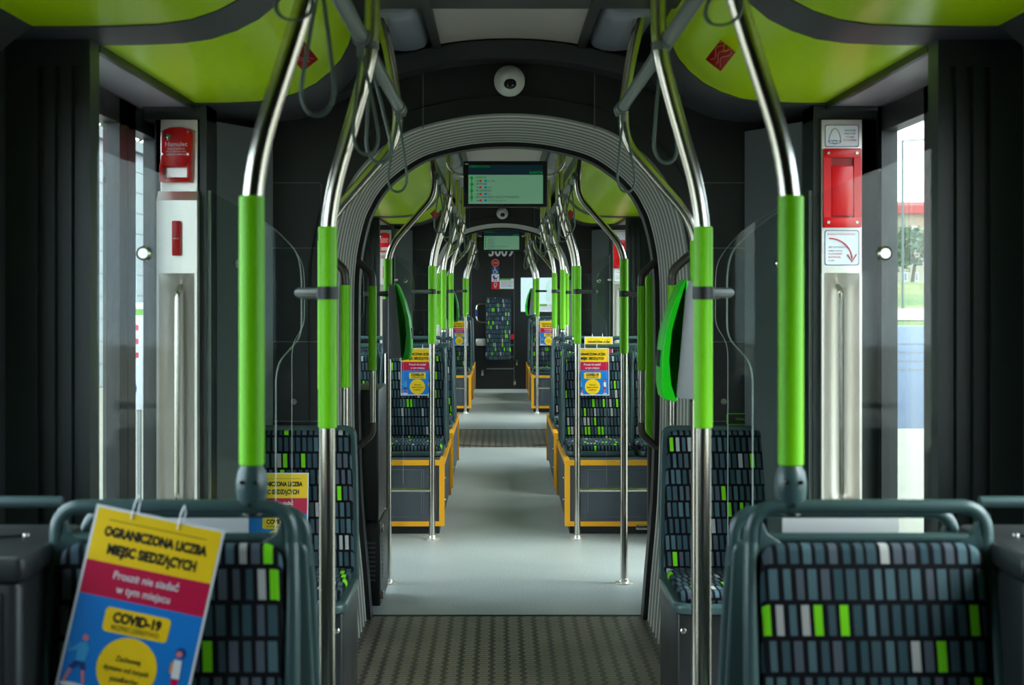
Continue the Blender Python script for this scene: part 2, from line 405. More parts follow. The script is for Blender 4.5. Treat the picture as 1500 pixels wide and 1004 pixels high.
for k, (a, b) in enumerate(G):
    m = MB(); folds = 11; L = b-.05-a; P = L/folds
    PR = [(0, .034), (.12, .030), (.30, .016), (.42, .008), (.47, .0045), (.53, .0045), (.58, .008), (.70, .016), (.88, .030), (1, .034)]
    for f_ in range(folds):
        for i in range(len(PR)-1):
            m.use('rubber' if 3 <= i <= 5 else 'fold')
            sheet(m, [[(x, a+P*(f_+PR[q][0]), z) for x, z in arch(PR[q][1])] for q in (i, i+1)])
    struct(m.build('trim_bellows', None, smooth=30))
    m = MB()                                          # outer skin of the bellows and the black end ring
    sheet(m, [[(x, y, z) for x, z in arch(.06)] for y in (a-.01, b+.01)])
    m.prism(arch(.06)+arch(-.012)[::-1], 'y', b-.07, b+.03)
    struct(m.build('trim_gangway_ring', 'blackrub'))

def bulkhead(y, d, name):
    m = MB(); A = arch(.0 if d < 0 else .05); n = len(A)
    O = []
    for x, z in A:
        if z < 1.25: O.append((math.copysign(1.2, x), z))
        else:
            t = min(1, max(0, (z-1.25)/.75)); ang = math.atan2(x, (z-1.0)); c = (0, 1.0)
            dx, dz = math.sin(ang), math.cos(ang); k = min(1.2/abs(dx) if abs(dx) > 1e-6 else 9, 1.35/dz if dz > 1e-6 else 9); O.append((dx*k, 1.0+dz*k))
    for i, (x, z) in enumerate(A):
        pass
    y1 = y; y0 = y-d*.03
    vs = [(x, y1, z) for x, z in A]+[(x, y1, z) for x, z in O]+[(x, y0, z) for x, z in A]+[(x, y0, z) for x, z in O]
    fs = []
    for i in range(n-1): fs += [(i, i+1, n+i+1, n+i), (2*n+i, 3*n+i, 3*n+i+1, 2*n+i+1), (i, 2*n+i, 2*n+i+1, i+1)]
    # outer corners
    m.add(vs, fs)
    m.box(-1.2, y0, 2.28, 1.2, y1, 2.42)
    m.box(-1.2, y0, 2.0, -.95, y1, 2.3); m.box(.95, y0, 2.0, 1.2, y1, 2.3)
    o = struct(m.build(name, 'dark2', smooth=0))
    return o
bk = []
for a, b in G:
    bk.append(bulkhead(a, -1, 'wall_front')); bk.append(bulkhead(b, 1, 'wall_rear'))
for (a, b), par in zip(G, (bk[0], bk[2])):      # seams, hatches and locks on the faces one looks at
    y = a-.003; m = MB()
    for sx in (-1, 1):
        m.box(sx*.30, y-.004, 1.97, sx*.3035, y, 2.25)
        for r in (rrect(.66, 1.55, .86, 1.78, .01),): m.tube([(sx*p[0], y, p[1]) for p in r], .0015, 5, closed=True)
        m.tube([(sx*p[0], y, p[1]) for p in rrect(.64, .94, .96, 1.22, .01)], .0015, 5, closed=True)
    m.build('panel_seam', 'midgrey', par)
    for sx in (-1, 1):
        q = MB(); q.lathe([(.0, 0), (.011, 0), (.012, .006), (.006, .009), (0, .009)][::-1], (sx*.755, y-.012, 1.01), 'y', 14); q.build('lock', 'steel', par, label='round bright lock on the hatch')
# ------------------------------------------------------------------ bays: doors, pillars, emergency panels, glass
def pt(g, d, off): return g+d*off
BAYS = [(5.05, -1), (6.16, 1), (13.29, -1), (14.40, 1)]
BNAME = ['before the first bellows', 'just past the first bellows', 'before the second bellows', 'just past the second bellows']
dn = [0]
def door(sx, y0, y1, seam, sw=.10):
    dn[0] += 1; X0, X1 = sx*1.165, sx*1.215; root = sroot('door_%d' % dn[0])
    for a, b in ((y0, seam), (seam, y1)):
        m = MB(); g = MB(); f = sw/2 if True else 0
        ya, yb = a+(.045 if a == y0 else sw/2), b-(.045 if b == y1 else sw/2)
        m.box(X0, a+.002, .02, X1, ya, 1.975); m.box(X0, yb, .02, X1, b-.002, 1.975); m.box(X0, a+.002, .02, X1, b-.002, .14); m.box(X0, a+.002, 1.90, X1, b-.002, 1.975)
        o = m.build('door_leaf', 'dark2', root, smooth=0); g.box(sx*1.185, ya-.01, .13, sx*1.193, yb+.01, 1.91); g.build('door_glass', 'wglass', o, smooth=0)
        h = MB(); h.tube(fillet([(sx*1.17, (yb if a == y0 else ya)+(-.03 if a == y0 else .03), .85), (sx*1.135, (yb if a == y0 else ya)+(-.03 if a == y0 else .03), .87), (sx*1.135, (yb if a == y0 else ya)+(-.03 if a == y0 else .03), 1.33), (sx*1.17, (yb if a == y0 else ya)+(-.03 if a == y0 else .03), 1.35)], .03), .009, 8)
        if dn[0] > 2: h.build('door_handle', 'dark2', root)
    return root
tn = [0]
def trim(mb, matn, smooth=35):
    tn[0] += 1; return struct(mb.build('trim_%d' % tn[0], matn, smooth=smooth))
COVE = [(.49, 2.27), (.497, 2.23), (.512, 2.18), (.535, 2.135), (.57, 2.095), (.615, 2.058), (.67, 2.03), (.73, 2.01), (.80, 2.0), (.90, 1.996), (1.0, 1.995)]
def cove(mb, sx, y0, y1, ext=None, off=0.):
    P = [(x, z-off) for x, z in COVE]
    if ext: P = P+[(ext, 1.995-off)]
    sheet(mb, [[(sx*x, y, z) for x, z in P] for y in (y0, y1)])
    sheet(mb, [[(sx*x, y, z+.02) for x, z in P] for y in (y0, y1)])
    for y in (y0, y1): sheet(mb, [[(sx*x, y, z) for x, z in P], [(sx*x, y, z+.02) for x, z in P]])
    return mb
def pillar(sx, y0, y1):
    # plan outline with three grooves on both broad faces
    gx = [1.035, 1.075, 1.117]; xs0, xs1 = 1.0, 1.2; pts = []
    pts.append((xs0, y0))
    for g in gx: pts += [(g-.009, y0), (g-.005, y0+.014), (g+.005, y0+.014), (g+.009, y0)]
    pts += [(xs1, y0), (xs1, y1)]
    for g in gx[::-1]: pts += [(g+.009, y1), (g+.005, y1-.014), (g-.005, y1-.014), (g-.009, y1)]
    pts += [(xs0, y1)]
    m = MB(); m.prism([(sx*x, y) for x, y in pts], 'z', 0, 1.93)
    m.box(sx*xs0, y0, 1.93, sx*xs1, y1, 2.05)
    return trim(m, 'pillar', smooth=0)

def panel_common(m, sx, d, P, xin, xout):
    pass
def emergency_panel(sx, y, d, where, kind):
    """steel door-post panel. Local frame: faces -Y (d=-1) or +Y; x runs outward from x=0 (inner edge) to .128"""
    where = where.replace('just past', 'past')
    if kind == 'brake': lab = 'steel post panel with red brake box, left doorway '+where
    else: lab = 'steel post panel with red pull box, right doorway '+where
    t = thing('emergency_panel', lab, 'emergency panel', (sx*.987, y, 0)); t.scale = (1, 1, 1)
    fy = lambda q: d*q                      # distance in front of the post
    X = lambda q: sx*q
    p = MB()
    W = .128
    if kind == 'brake':
        p.rbox(X(.004), fy(-.0), 1.69, X(W-.008), fy(.012), 1.942, .003, 'y')
        p.prism([(fy(0), 1.70), (fy(.012), 1.715), (fy(.035), 1.685), (fy(.035), 1.455), (fy(0), 1.455)], 'x', X(0), X(W))
    else:
        p.rbox(X(0), fy(0), 1.455, X(W), fy(.014), 1.942, .003, 'y')
    # frame around the recess
    D = .035 if kind == 'brake' else .014
    for a, b in ((0, .008), (W-.008, W)): p.box(X(a), fy(-.03), .70, X(b), fy(D), 1.456)
    p.box(X(0), fy(-.03), .68, X(W), fy(D), .70)
    p.build('face_plate', 'satin', t, smooth=20)
    r = MB(); n = 14; ring = lambda z, s: [(X(W/2+(W/2-.008)*math.cos(PI*i/n)), fy(D-.002-(s)*math.sin(PI*i/n)), z) for i in range(n+1)]
    sheet(r, [ring(.70, .06), ring(1.40, .06), ring(1.425, .045), ring(1.447, .02), ring(1.456, .001)]); r.build('recess', 'satin', t)
    h = MB(); h.tube(fillet([(X(W/2), fy(D-.055), 1.415), (X(W/2), fy(D-.01), 1.395), (X(W/2), fy(D-.004), .74), (X(W/2), fy(D-.055), .72)], .035), .009, 10); h.build('grab_bar', 'steel', t)
    fm = Matrix.Scale(1, 4)
    def face(mb, q):   # helper frame so that printed shapes read the right way round towards the viewer
        if d < 0: mb.T = Matrix.Translation((X(W/2), -q, 0))
        else: mb.T = Matrix.Translation((X(W/2), q, 0)) @ Matrix.Rotation(PI, 4, 'Z')
        return mb
    if kind == 'brake':
        b = face(MB(), .012)
        out_ = rpoly([(-.045, 1.742), (.040, 1.742), (.045, 1.77), (.048, 1.905), (.020, 1.916), (-.020, 1.916), (-.046, 1.905), (-.047, 1.80)], .008, 3)
        hole_z0, hole_z1 = 1.757, 1.787
        b.use('red').prism(rpoly([(-.050, 1.79), (.044, 1.79), (.048, 1.905), (.020, 1.916), (-.020, 1.916), (-.046, 1.905)], .007, 3), 'y', -.03, 0, .004)
        b.rbox(-.052, -.034, 1.742, .042, 0, 1.757, .005, 'y'); b.rbox(-.052, -.034, 1.75, -.043, 0, 1.80, .004, 'y'); b.rbox(.034, -.034, 1.75, .043, 0, 1.80, .004, 'y')
        b.use('steel'); b.lathe([(0, 0), (.011, 0), (.011, -.006), (.006, -.008), (0, -.008)], (-.026, -.030, 1.884), 'y', 14)
        for q in ((-.043, 1.90), (.037, 1.90), (-.045, 1.83), (.037, 1.83)): b.lathe([(0, 0), (.004, 0), (.004, -.003), (0, -.003)], (q[0], -.030, q[1]), 'y', 8)
        b.use('paper').text('Hamulec', 0, 1.855, .020, -.0305)
        b.text('bezpieczeństwa', 0, 1.845, .0085, -.0305); b.text('użyć tylko w razie', 0, 1.836, .0085, -.0305); b.text('niebezpieczeństwa', 0, 1.827, .0085, -.0305)
        b.build('brake_box', None, t, label='red box with key lock and white lettering')
        s_ = face(MB(), .035); s_.use('red').rbox(-.012, -.016, 1.51, .014, 0, 1.62, .004, 'y'); s_.use('paper').text('młotek', .001, 1.562, .007, -.0165); s_.build('glass_hammer', None, t, label='small upright red hammer case')
    else:
        a = face(MB(), .014)
        a.use('pnav').flat(rrect(-.054, 1.855, .054, 1.926, .007), -.0008); a.use('paper').flat(rrect(-.0515, 1.8575, .0515, 1.9235, .006), -.0012)
        bell = [(-.042, 1.872), (-.038, 1.893), (-.031, 1.908), (-.022, 1.915), (-.013, 1.908), (-.006, 1.893), (-.003, 1.872)]
        a.use('pnav').tube([(x, -.0018, z) for x, z in bell], .0008, 5); a.tube([(x, -.0018, z) for x, z in circ(-.0225, 1.871, .0195, 20, .005)], .0008, 5, closed=True); a.tube([(x, -.0018, z) for x, z in circ(-.0225, 1.870, .006, 10, .006)], .0008, 5, closed=True)
        a.text('NACIŚNIJ', .026, 1.905, .008, -.0018); a.text('PRZYCISK', .026, 1.895, .008, -.0018); a.text('w nagłej', .026, 1.885, .008, -.0018); a.use('pred').text('POTRZEBIE', .026, 1.874, .0085, -.0018)
        a.build('bell_notice', None, t, label='white notice with a bell drawing')
        b = face(MB(), .014)
        b.use('red'); z0, z1 = 1.600, 1.850
        b.box(-.060, -.0119, z0+.0315, -.036, 0, z1-.0295); b.box(.036, -.0119, z0+.0315, .060, 0, z1-.0295); b.rbox(-.060, -.012, z1-.03, .060, 0, z1, .004, 'y'); b.rbox(-.060, -.012, z0, .060, 0, z0+.032, .004, 'y')
        b.use('redd').box(-.037, -.002, z0+.03, .037, .0, z1-.028); b.use('red').rbox(-.034, -.010, z0+.037, .034, -.001, z1-.055, .003, 'y')
        b.use('steel')
        for q in ((-.045, z0+.016), (.045, z0+.016), (-.045, z1-.015), (.045, z1-.015)): b.lathe([(0, 0), (.005, 0), (.005, -.003), (0, -.003)], (q[0], -.0121, q[1]), 'y', 8)
        b.build('pull_box', None, t, label='large red box with a recessed pull flap')
        a = face(MB(), .014)
        a.use('pnav').flat(rrect(-.055, 1.480, .055, 1.592, .008), -.0008); a.use('paper').flat(rrect(-.0525, 1.4825, .0525, 1.5895, .007), -.0012)
        a.use('pred').text('WYJŚCIE EWAKUACYJNE', -.002, 1.576, .0078, -.0018)
        ar = [(-.040+.072*math.sin(u), -.0025, 1.566-.072*(1-math.cos(u))) for u in [PI/2*i/12 for i in range(13)]]
        a.tube([(-.04+.072*math.sin(u), -.002, 1.500+.066*math.cos(u)) for u in [PI/2*i/12 for i in range(13)]], .0022, 6)
        a.tube([(.018, -.002, 1.515), (.032, -.002, 1.492), (.046, -.002, 1.515)], .0022, 6)
        for i, (q, c) in enumerate((('ABY OTWORZYĆ', 'pnav'), ('należy mocno', 'pnav'), ('POCIĄGNĄĆ', 'pred'), ('DŹWIGNIĘ', 'pred'), ('w dół', 'pnav'))): a.use(c).text(q, -.043, 1.535-i*.0105, .0078, -.0018, 'LEFT')
        a.build('arrow_notice', None, t, label='white notice with a curved red arrow')
    return t

def partition(sx, y, xe, where, inner, fix=True, prof=True):
    """glass screen with the wavy free edge; xe = shift of its free edge"""
    t = thing('glass_partition', 'clear glass screen, %s side, %s' % (SIDE[sx], where), 'glass screen', (0, y, 0))
    o = [(.975, 1.732), (.80, 1.665), (.632, 1.597), (.55, 1.535), (.507, 1.49), (.498, 1.44), (.498, 1.31), (.505, 1.285), (.55, 1.235), (.558, 1.20), (.558, .33), (.975, .33)]
    k = (.975-(.498+xe))/(.975-.498)
    P = rpoly([(.975-(.975-x)*k, z) for x, z in o], [.002, .1, .05, .03, .03, .03, .03, .02, .03, .03, .01, .002], 4)
    P = [(sx*x, z) for x, z in P]
    g = MB(); g.use('glass'); n = len(P)
    g.add([(x, -.0055, z) for x, z in P]+[(x, .0055, z) for x, z in P], [tuple(range(n)), tuple(range(n, 2*n))])
    g.use('rim').add([(x, -.0055, z) for x, z in P]+[(x, .0055, z) for x, z in P], [(i, (i+1) % n, n+(i+1) % n, n+i) for i in range(n) if abs(P[i][0])+abs(P[(i+1) % n][0]) < 1.94 and P[i][1]+P[(i+1) % n][1] > .68])
    g.build('pane', None, t, smooth=0)
    r = MB(); r.tube([(sx*inner, 0, .308), (sx*1.0, 0, .308)], .0115, 10); r.build('bottom_rail', 'steel', t)
    if prof: e = MB(); e.box(sx*.958, -.008, .30, sx*.975, .008, 1.72); e.build('edge_profile', 'alu', t, smooth=0)
    if fix:
        f = MB()
        f.lathe([(0, -.016), (.012, -.016), (.017, -.012), (.017, -.005), (.017, .006), (0, .006)], (sx*.865, 0, 1.487), 'y', 18); f.build('round_fixing', 'steel', t)
        f = MB(); f.lathe([(0, -.016), (.012, -.016), (.017, -.012), (.017, -.005), (.017, .006), (0, .006)], (sx*.865, 0, .55), 'y', 18); f.build('round_fixing', 'steel', t)
    return t

OPEN = []      # door openings in the side walls
for bi, (g, d) in enumerate(BAYS):
    w_ = BNAME[bi]
    for sx in (-1, 1):
        ya, yb = sorted((g+d*.51, g+d*1.59))
        if bi == 0 and sx < 0: ya, yb = 3.46, 4.80; door(sx, ya, yb, 4.365, .19)
        else: door(sx, ya, yb, (ya+yb)/2)
        OPEN.append((sx, ya, yb))
        pillar(sx, *sorted((g+d*1.59, g+d*1.67)))
        # jamb behind the steel panel and slanted corner panel
        m = MB(); jy0, jy1 = sorted((g+d*.49, g+d*.33))
        m.box(sx*.992, jy0, 0, sx*(1.125 if (bi == 0 and sx < 0) else 1.165), jy1, .705)
        m.box(sx*.992, jy0, 1.46, sx*(1.125 if (bi == 0 and sx < 0) else 1.165), jy1, 2.0)
        m.box(sx*.992, *sorted((g+d*.42, g+d*.33))[:1], .7, sx*1.165, sorted((g+d*.42, g+d*.33))[1], 1.47)
        m.box(sx*.965, jy0-.001, 0, sx*.988, jy1, 2.0); m.box(sx*1.112, jy0, 0, sx*(1.13 if (bi == 0 and sx < 0) else 1.17), jy1, 2.0)
        m.box(sx*.965, jy0-.002, 1.945, sx*1.17, jy1, 2.0)
        trim(m, 'pillar', 0)
        m = MB(); m.prism([(sx*.83, g+d*.005), (sx*.968, g+d*.30), (sx*.99, g+d*.30), (sx*.99, g+d*.005)], 'z', 0, 1.96); trim(m, 'midgrey', 0)
        # door header soffit
        m = MB(); m.box(sx*1.0, ya-.0, 1.985, sx*1.2, yb, 2.05); trim(m, 'header', 0)
        m = MB(); m.box(sx*.998, min(g+d*.51, g+d*1.59), 1.975, sx*1.012, max(g+d*.51, g+d*1.59), 2.0); trim(m, 'dark2', 0)
        if True: emergency_panel(sx, g+d*.495, d, w_, 'brake' if sx < 0 else 'pull')
        partition(sx, g+d*1.695, 0, 'seat side, doorway '+w_, .41, prof=False)
        partition(sx, g+d*.46, .16, 'bellows side, doorway '+w_, .60, fix=True)

# side walls with window and door openings
WIN = [(1.45, 3.0), (8.2, 9.6), (9.8, 11.25), (16.45, 18.1), (18.3, 20.1)]
for sx in (-1, 1):
    m = MB(); X0, X1 = sx*1.2, sx*1.218
    holes = sorted([(a, b, .9, 1.86) for a, b in WIN]+[(a, b, 0.0, 1.98) for s_, a, b in OPEN if s_ == sx])
    y = BACKY
    for a, b, z0, z1 in holes:
        m.box(X0, y, -.3, X1, a, 2.45); m.box(X0, a, -.3, X1, b, z0); m.box(X0, a, z1, X1, b, 2.45); y = b
    m.box(X0, y, -.3, X1, 22.4, 2.45)
    struct(m.build('wall_'+SIDE[sx], 'dark', smooth=0))
wi = 0
for sx in (-1, 1):
    for a, b in WIN:
        wi += 1; m = MB(); X0, X1 = sx*1.185, sx*1.235
        m.box(X0, a, .9, X1, a+.04, 1.86); m.box(X0, b-.04, .9, X1, b, 1.86); m.box(X0, a, .9, X1, b, .94); m.box(X0, a, 1.82, X1, b, 1.86)
        o = struct(m.build('window_%d' % wi, 'dark2', smooth=0)); g_ = MB(); g_.box(sx*1.205, a+.03, .93, sx*1.211, b-.03, 1.83); g_.build('pane', 'wglass', o, smooth=0)

# ceilings
cl = MB()
sheetm = MB()
SC = [(BACKY, G[0][0]), (G[0][1], G[1][0]), (G[1][1], ENDY)]
for a, b in SC: cl.box(-1.2, a, 2.33, 1.2, b, 2.40)
struct(cl.build('ceiling', 'dark', smooth=0))
for si, (a, b) in enumerate(SC):
    m = MB(); xs = [-.235+.47*i/12 for i in range(13)]
    sheet(m, [[(x, y, 2.268-.35*x*x) for x in xs] for y in (a, b-.12 if si < 2 else b)])
    trim(m, 'white')
    for sx in (-1, 1):
        m = MB(); m.box(sx*.235, a, 2.232, sx*.262, b-.08, 2.262); m.box(sx*.262, a, 2.26, sx*.50, b-.02, 2.285)
        trim(m, 'dark2', 0)
    if si < 2 or True:
        m = MB()                                     # curved beam across the end of each section
        for e, dd in ((b, -1), (a, 1)):
            if e in (BACKY,): continue
            P = [(x/20*.62, 2.262-.38*(x/20*.62)**2) for x in range(-20, 21)]; Q = [(x, z-.062) for x, z in P][::-1]
            m.prism(P+Q, 'y', e+dd*.004, e+dd*.13)
            m.prism([(x, z+.12) for x, z in P]+P[::-1], 'y', e+dd*.004, e+dd*.06)
        trim(m, 'dark')
def wob(a, b): return a, b
for sx in (-1, 1):
    m = MB()
    cove(m, sx, BACKY, 3.22, 1.085); cove(m, sx, 3.46, 4.54); cove(m, sx, 6.67, 7.75); cove(m, sx, 7.99, 11.46, 1.085); cove(m, sx, 11.70, 12.78); cove(m, sx, 14.91, 15.99); cove(m, sx, 16.23, ENDY, 1.085)
    o = struct(m.build('ceiling_cove', 'cove'))
    m = MB()
    for a, b in ((3.22, 3.46), (7.75, 7.99), (11.46, 11.70), (15.99, 16.23)): cove(m, sx, a, b, 1.2, .003)
    for a, b in ((4.54, 5.05), (6.16, 6.67), (12.78, 13.29), (14.40, 14.91)): cove(m, sx, a, b, 1.2, .004)
    o2 = struct(m.build('ceiling_band', 'band'))
    m = MB()                                        # loudspeaker holes in the dark bands
    for a in (3.22, 7.75, 11.46, 15.99):
        for i in range(6):
            for j in range(4): 
                k = 4; x = .545+.016*i; z = 2.118-.0125*i+.0
                m.lathe([(0, .0), (.0035, .0), (.0035, .002), (0, .002)], (sx*x, a+.09+.014*j, z-.002+.002*((x-.57)/.05)**2), 'z', 6)
    m.build('speaker_hole', 'blackrub', o2)
    for a, b in ((BACKY, 3.22), (7.99, 11.46), (16.23, ENDY)):
        m = MB(); m.prism([(sx*1.08, 2.0), (sx*1.2, 1.90), (sx*1.2, 2.05), (sx*1.08, 2.05)], 'y', a, b); trim(m, 'dark', 0)
m = MB(); m.box(-.62, 4.0, 2.243, .62, 4.27, 2.262); m.box(-.49, 4.0, 2.24, .49, 4.27, 2.33); trim(m, 'dark2', 0)

# lamp covers along the ceiling
def lampcover(sx, y0, y1, lab):
    t = thing('ceiling_light', lab, 'ceiling light', (sx*.36, (y0+y1)/2, 2.262)); L = (y1-y0)/2
    m = MB(); n = 10
    prof = [(-.085, 0), (-.083, -.012), (-.07, -.030), (-.04, -.042), (0, -.046), (.04, -.042), (.07, -.030), (.083, -.012), (.085, 0)]
    rings = []
    for y, s_ in ((-L, .1), (-L+.01, .55), (-L+.035, .85), (-L+.08, 1), (L-.08, 1), (L-.035, .85), (L-.01, .55), (L, .1)):
        rings.append([(sx*x*(.75+.25*s_), y, z*s_) for x, z in prof])
    sheet(m, rings); m.build('lamp_cover', 'lens', t)
    b = MB(); b.rbox(-.092, -L-.01, -.001, .092, L+.01, .002, .02, 'z', .0005); b.build('base_plate', 'dark', t)
for sx in (-1, 1):
    for y0, y1, w_ in ((4.30, 4.96, 'just before the first bellows'), (1.8, 3.98, 'over the nearest seats'), (6.30, 9.6, 'just past the first bellows'), (9.7, 13.1, 'towards the second bellows'), (14.6, 20.2, 'in the farthest carriage')):
        lampcover(sx, y0, y1, 'unlit grey frosted lamp cover on the %s of the ceiling, %s' % (SIDE[sx], w_))

# end walls
m = MB(); m.box(-1.2, BACKY-.05, -.3, 1.2, BACKY, 2.42)
struct(m.build('wall_back', 'dark2', smooth=0))
fw = MB(); Y = ENDY
fw.box(-1.2, Y, -.05, .287, Y+.05, 2.42); fw.box(.744, Y, -.05, 1.2, Y+.05, 2.42); fw.box(.287, Y, -.05, .744, Y+.05, 1.10); fw.box(.287, Y, 1.585, .744, Y+.05, 2.42)
farwall = struct(fw.build('wall_far', 'dark2', smooth=0))
m = MB(); m.box(.28, Y+.01, 1.09, .75, Y+.018, 1.59); m.build('pane', 'wglass', farwall, smooth=0)
m = MB()
m.tube([(.19, Y-.004, 0.02), (.19, Y-.004, 2.0)], .004, 6); m.tube([(-.42, Y-.004, 0.02), (-.42, Y-.004, 2.0)], .004, 6)
for z in (.62, .45, .28): m.box(-.2, Y-.012, z, .18, Y, z+.015)
m.build('panel_seam', 'midgrey', farwall)
m = MB()
for q in ((.23, .34), (.20, .06), (-.26, .19)): m.rbox(q[0]-.02, Y-.03, q[1], q[0]+.02, Y, q[1]+.08, .008, 'y')
m.build('latch', 'steel', farwall)
m = MB()
m.use('paper').text('3009', .005, 1.893, .235, Y-.004, bold=.02, sx=.78)
m.build('car_number', None, farwall, label='large white number lettering')
# cab beyond the far wall
m = MB(); m.box(-1.2, 22.3, -.3, 1.2, 22.36, .85); m.box(-1.2, 22.3, 2.0, 1.2, 22.36, 2.45); m.box(.56, 22.3, .85, .60, 22.36, 2.0); m.box(-.6, 22.3, .85, -.55, 22.36, 2.0)
struct(m.build('wall_cab', 'lightw', smooth=0))
m = MB(); m.box(-1.2, ENDY+.05, 2.35, 1.2, 22.4, 2.42); struct(m.build('ceiling_cab', 'white', smooth=0))
m = MB(); m.box(-1.2, ENDY+.05, -.04, 1.2, 22.4, 0); struct(m.build('floor_cab', 'vinyl', smooth=0))

# ------------------------------------------------------------------ grab poles, rails, straps
R0 = .0172
def pole(path, r=R0, sleeves=((1.10, 1.54),), label='', base='flange', clamp=None, branches=(), mat_='steel', name='grab_pole', group='grab poles with green sleeves', collar=None, fr=.10):
    b = path[0]; t = thing(name, label, 'grab pole', b, 0, group)
    L = lambda p: (p[0]-b[0], p[1]-b[1], p[2]-b[2])
    m = MB(); m.tube(fillet([L(p) for p in path], fr), r, 14); m.build('tube', mat_, t)
    for a, c in sleeves:
        s_ = MB(); s_.tube([(0, 0, a-b[2]), (0, 0, a-b[2]+.002), (0, 0, c-b[2]-.002), (0, 0, c-b[2])], [r+.0012, r+.0035, r+.0035, r+.0012], 16); s_.build('sleeve', 'sleeve', t)
    if base == 'flange':
        f = MB(); f.lathe([(0, 0), (.045, 0), (.045, .004), (.024, .008), (.022, .02), (r+.001, .022)], (0, 0, .001), 'z', 20); f.build('floor_flange', 'satin', t)
    if base == 'joint':
        f = MB(); f.lathe([(0, -.005), (.010, -.004), (.019, .004), (.0235, .018), (.026, .040), (.026, .055), (.023, .07), (.0165, .082), (.0145, .088), (.017, .094), (.018, .104), (0, .104)], (0, 0, 0), 'z', 20)
        j = f.build('seat_joint', 'frame', t)
        for dx, dz in ((-.012, .055), (.012, .055), (.0, .018)):
            q = MB(); q.lathe([(0, -.0015), (.0035, -.0015), (.004, 0), (.004, .004), (0, .004)], (dx, -.0255, dz), 'y', 8); q.build('screw', 'steel', j)
    if clamp:
        p, q = clamp; p, q = Vector(p), Vector(q); c = MB(); c.tube([L(p), L(p+(q-p)*.08), L(p+(q-p)*.92), L(q)], [.009, .0125, .0125, .009], 10)
        c.tube([(0, 0, p.z-b[2]-.014), (0, 0, p.z-b[2]+.014)], r+.0065, 14)
        c.build('glass_clamp', 'blackrub', t)
    if collar:
        c = MB(); c.tube([(L(collar)), L((collar[0], collar[1], collar[2]+.018))], .0205, 12); c.build('rail_collar', 'rail', t)
    return t
RAILX, RAILZ = .335, 1.95
PN = {0: 'first', 1: 'second'}
def poleA(sx, y, where, extra=None, py=None):
    path = [(sx*.41, y, 0), (sx*.41, y, 1.58), (sx*.335, y, 1.84), (sx*.312, y, 1.94), (sx*.310, y, 2.262)]
    sl = [(1.10, 1.54)]
    return pole(path, sleeves=sl, label='steel grab pole with green sleeve, %s side, %s' % (SIDE[sx], where), clamp=((sx*.41, y, 1.395), (sx*.506, py, 1.395)), collar=(sx*.318, y, 1.925))
def poleV(sx, y, where, py):
    path = [(sx*.565, y, 0), (sx*.565, y, 1.60), (sx*.352, y, 1.845), (sx*.340, y, 1.93), (sx*.36, y, 2.08), (sx*.40, y, 2.262)]
    return pole(path, sleeves=[(1.10 if sx > 0 else 1.10, 1.553)], label='grab pole bending far inward above, %s doorway edge, %s' % (SIDE[sx], where), clamp=((sx*.565, y, 1.385), (sx*.67, py, 1.385)), collar=(sx*.338, y, 1.93), fr=.09)
def stanchion(sx, y, where, z0=1.02):
    path = [(sx*.44, y, z0), (sx*.44, y, 1.60), (sx*.362, y, 1.84), (sx*.337, y, 1.93), (sx*.333, y, 2.262)]
    return pole(path, sleeves=[(1.115, 1.555)], label='green-sleeved pole on a seat corner, %s side, %s' % (SIDE[sx], where), base='joint', collar=(sx*.336, y, 1.925))
for bi, (g, d) in enumerate(BAYS):
    for sx in (-1, 1):
        poleA(sx, g+d*1.92, 'seat side, doorway '+BNAME[bi], py=g+d*1.70)
        poleV(sx, g+d*.70, BNAME[bi], g+d*.465)
        if bi in (1,) : pass
SEATROWS = [(2.33, 0, 'on the nearest seat'), (8.93, 1, 'first seat row past the first bellows'), (10.57, 1, 'second seat row past the first bellows'), (17.17, 1, 'first seat row past the second bellows'), (18.81, 1, 'second seat row past the second bellows')]
for y, two, w_ in SEATROWS:
    for sx in (-1, 1): stanchion(sx, y+.01, w_, 1.035 if y < 3 else 1.015)
for k, (a, b) in enumerate(((.6, 4.35), (6.86, 12.59), (15.10, 20.1))):
    for sx in (-1, 1):
        t = thing('overhead_rail', 'long grey painted overhead rail running along the %s side, %s carriage' % (SIDE[sx], ('nearest', 'middle', 'farthest')[k]), 'overhead rail', (sx*RAILX, a, RAILZ), 0, 'overhead rails')
        m = MB(); m.tube([(0, 0, 0), (0, b-a, 0)], .0165, 14); m.build('rail_tube', 'rail', t)
        for e in (0, b-a):
            m = MB(); m.lathe([(0, -.012), (.014, -.012), (.021, -.006), (.021, .012), (0, .012)], (0, e, 0), 'y', 14); m.build('end_cap', 'rail', t)
# straps
def strap_proto():
    t = thing('hanging_strap', 'x', 'hanging strap', (0, 0, 0), 0, 'loop straps on the overhead rails')
    m = MB(); P = []
    for i in range(28):
        a = 2*PI*i/28; z = -.145-.105*math.cos(a)*-1
    pts = [(0, -.02), (.006, -.06), (.014, -.11), (.022, -.165), (.028, -.205), (.027, -.232), (.016, -.252), (0, -.258)]
    full = pts+[(-x, z) for x, z in pts[1:-1][::-1]]
    P = rpoly(full, .02, 3)
    m.tube([(x, 0, z) for x, z in P], .0038, 8, closed=True); m.build('loop', 'strap', t)
    c = MB(); c.tube([(0, -.012, 0), (0, .012, 0)], .0205, 14); c.rbox(-.008, -.006, -.045, .008, .006, -.015, .004, 'y'); c.build('clip', 'rail', t)
    return t
st0 = strap_proto(); used = False
STR = {(-1, 0): [2.18, 2.40, 3.10, 3.32, 4.27], (1, 0): [2.235, 3.30, 4.27]}
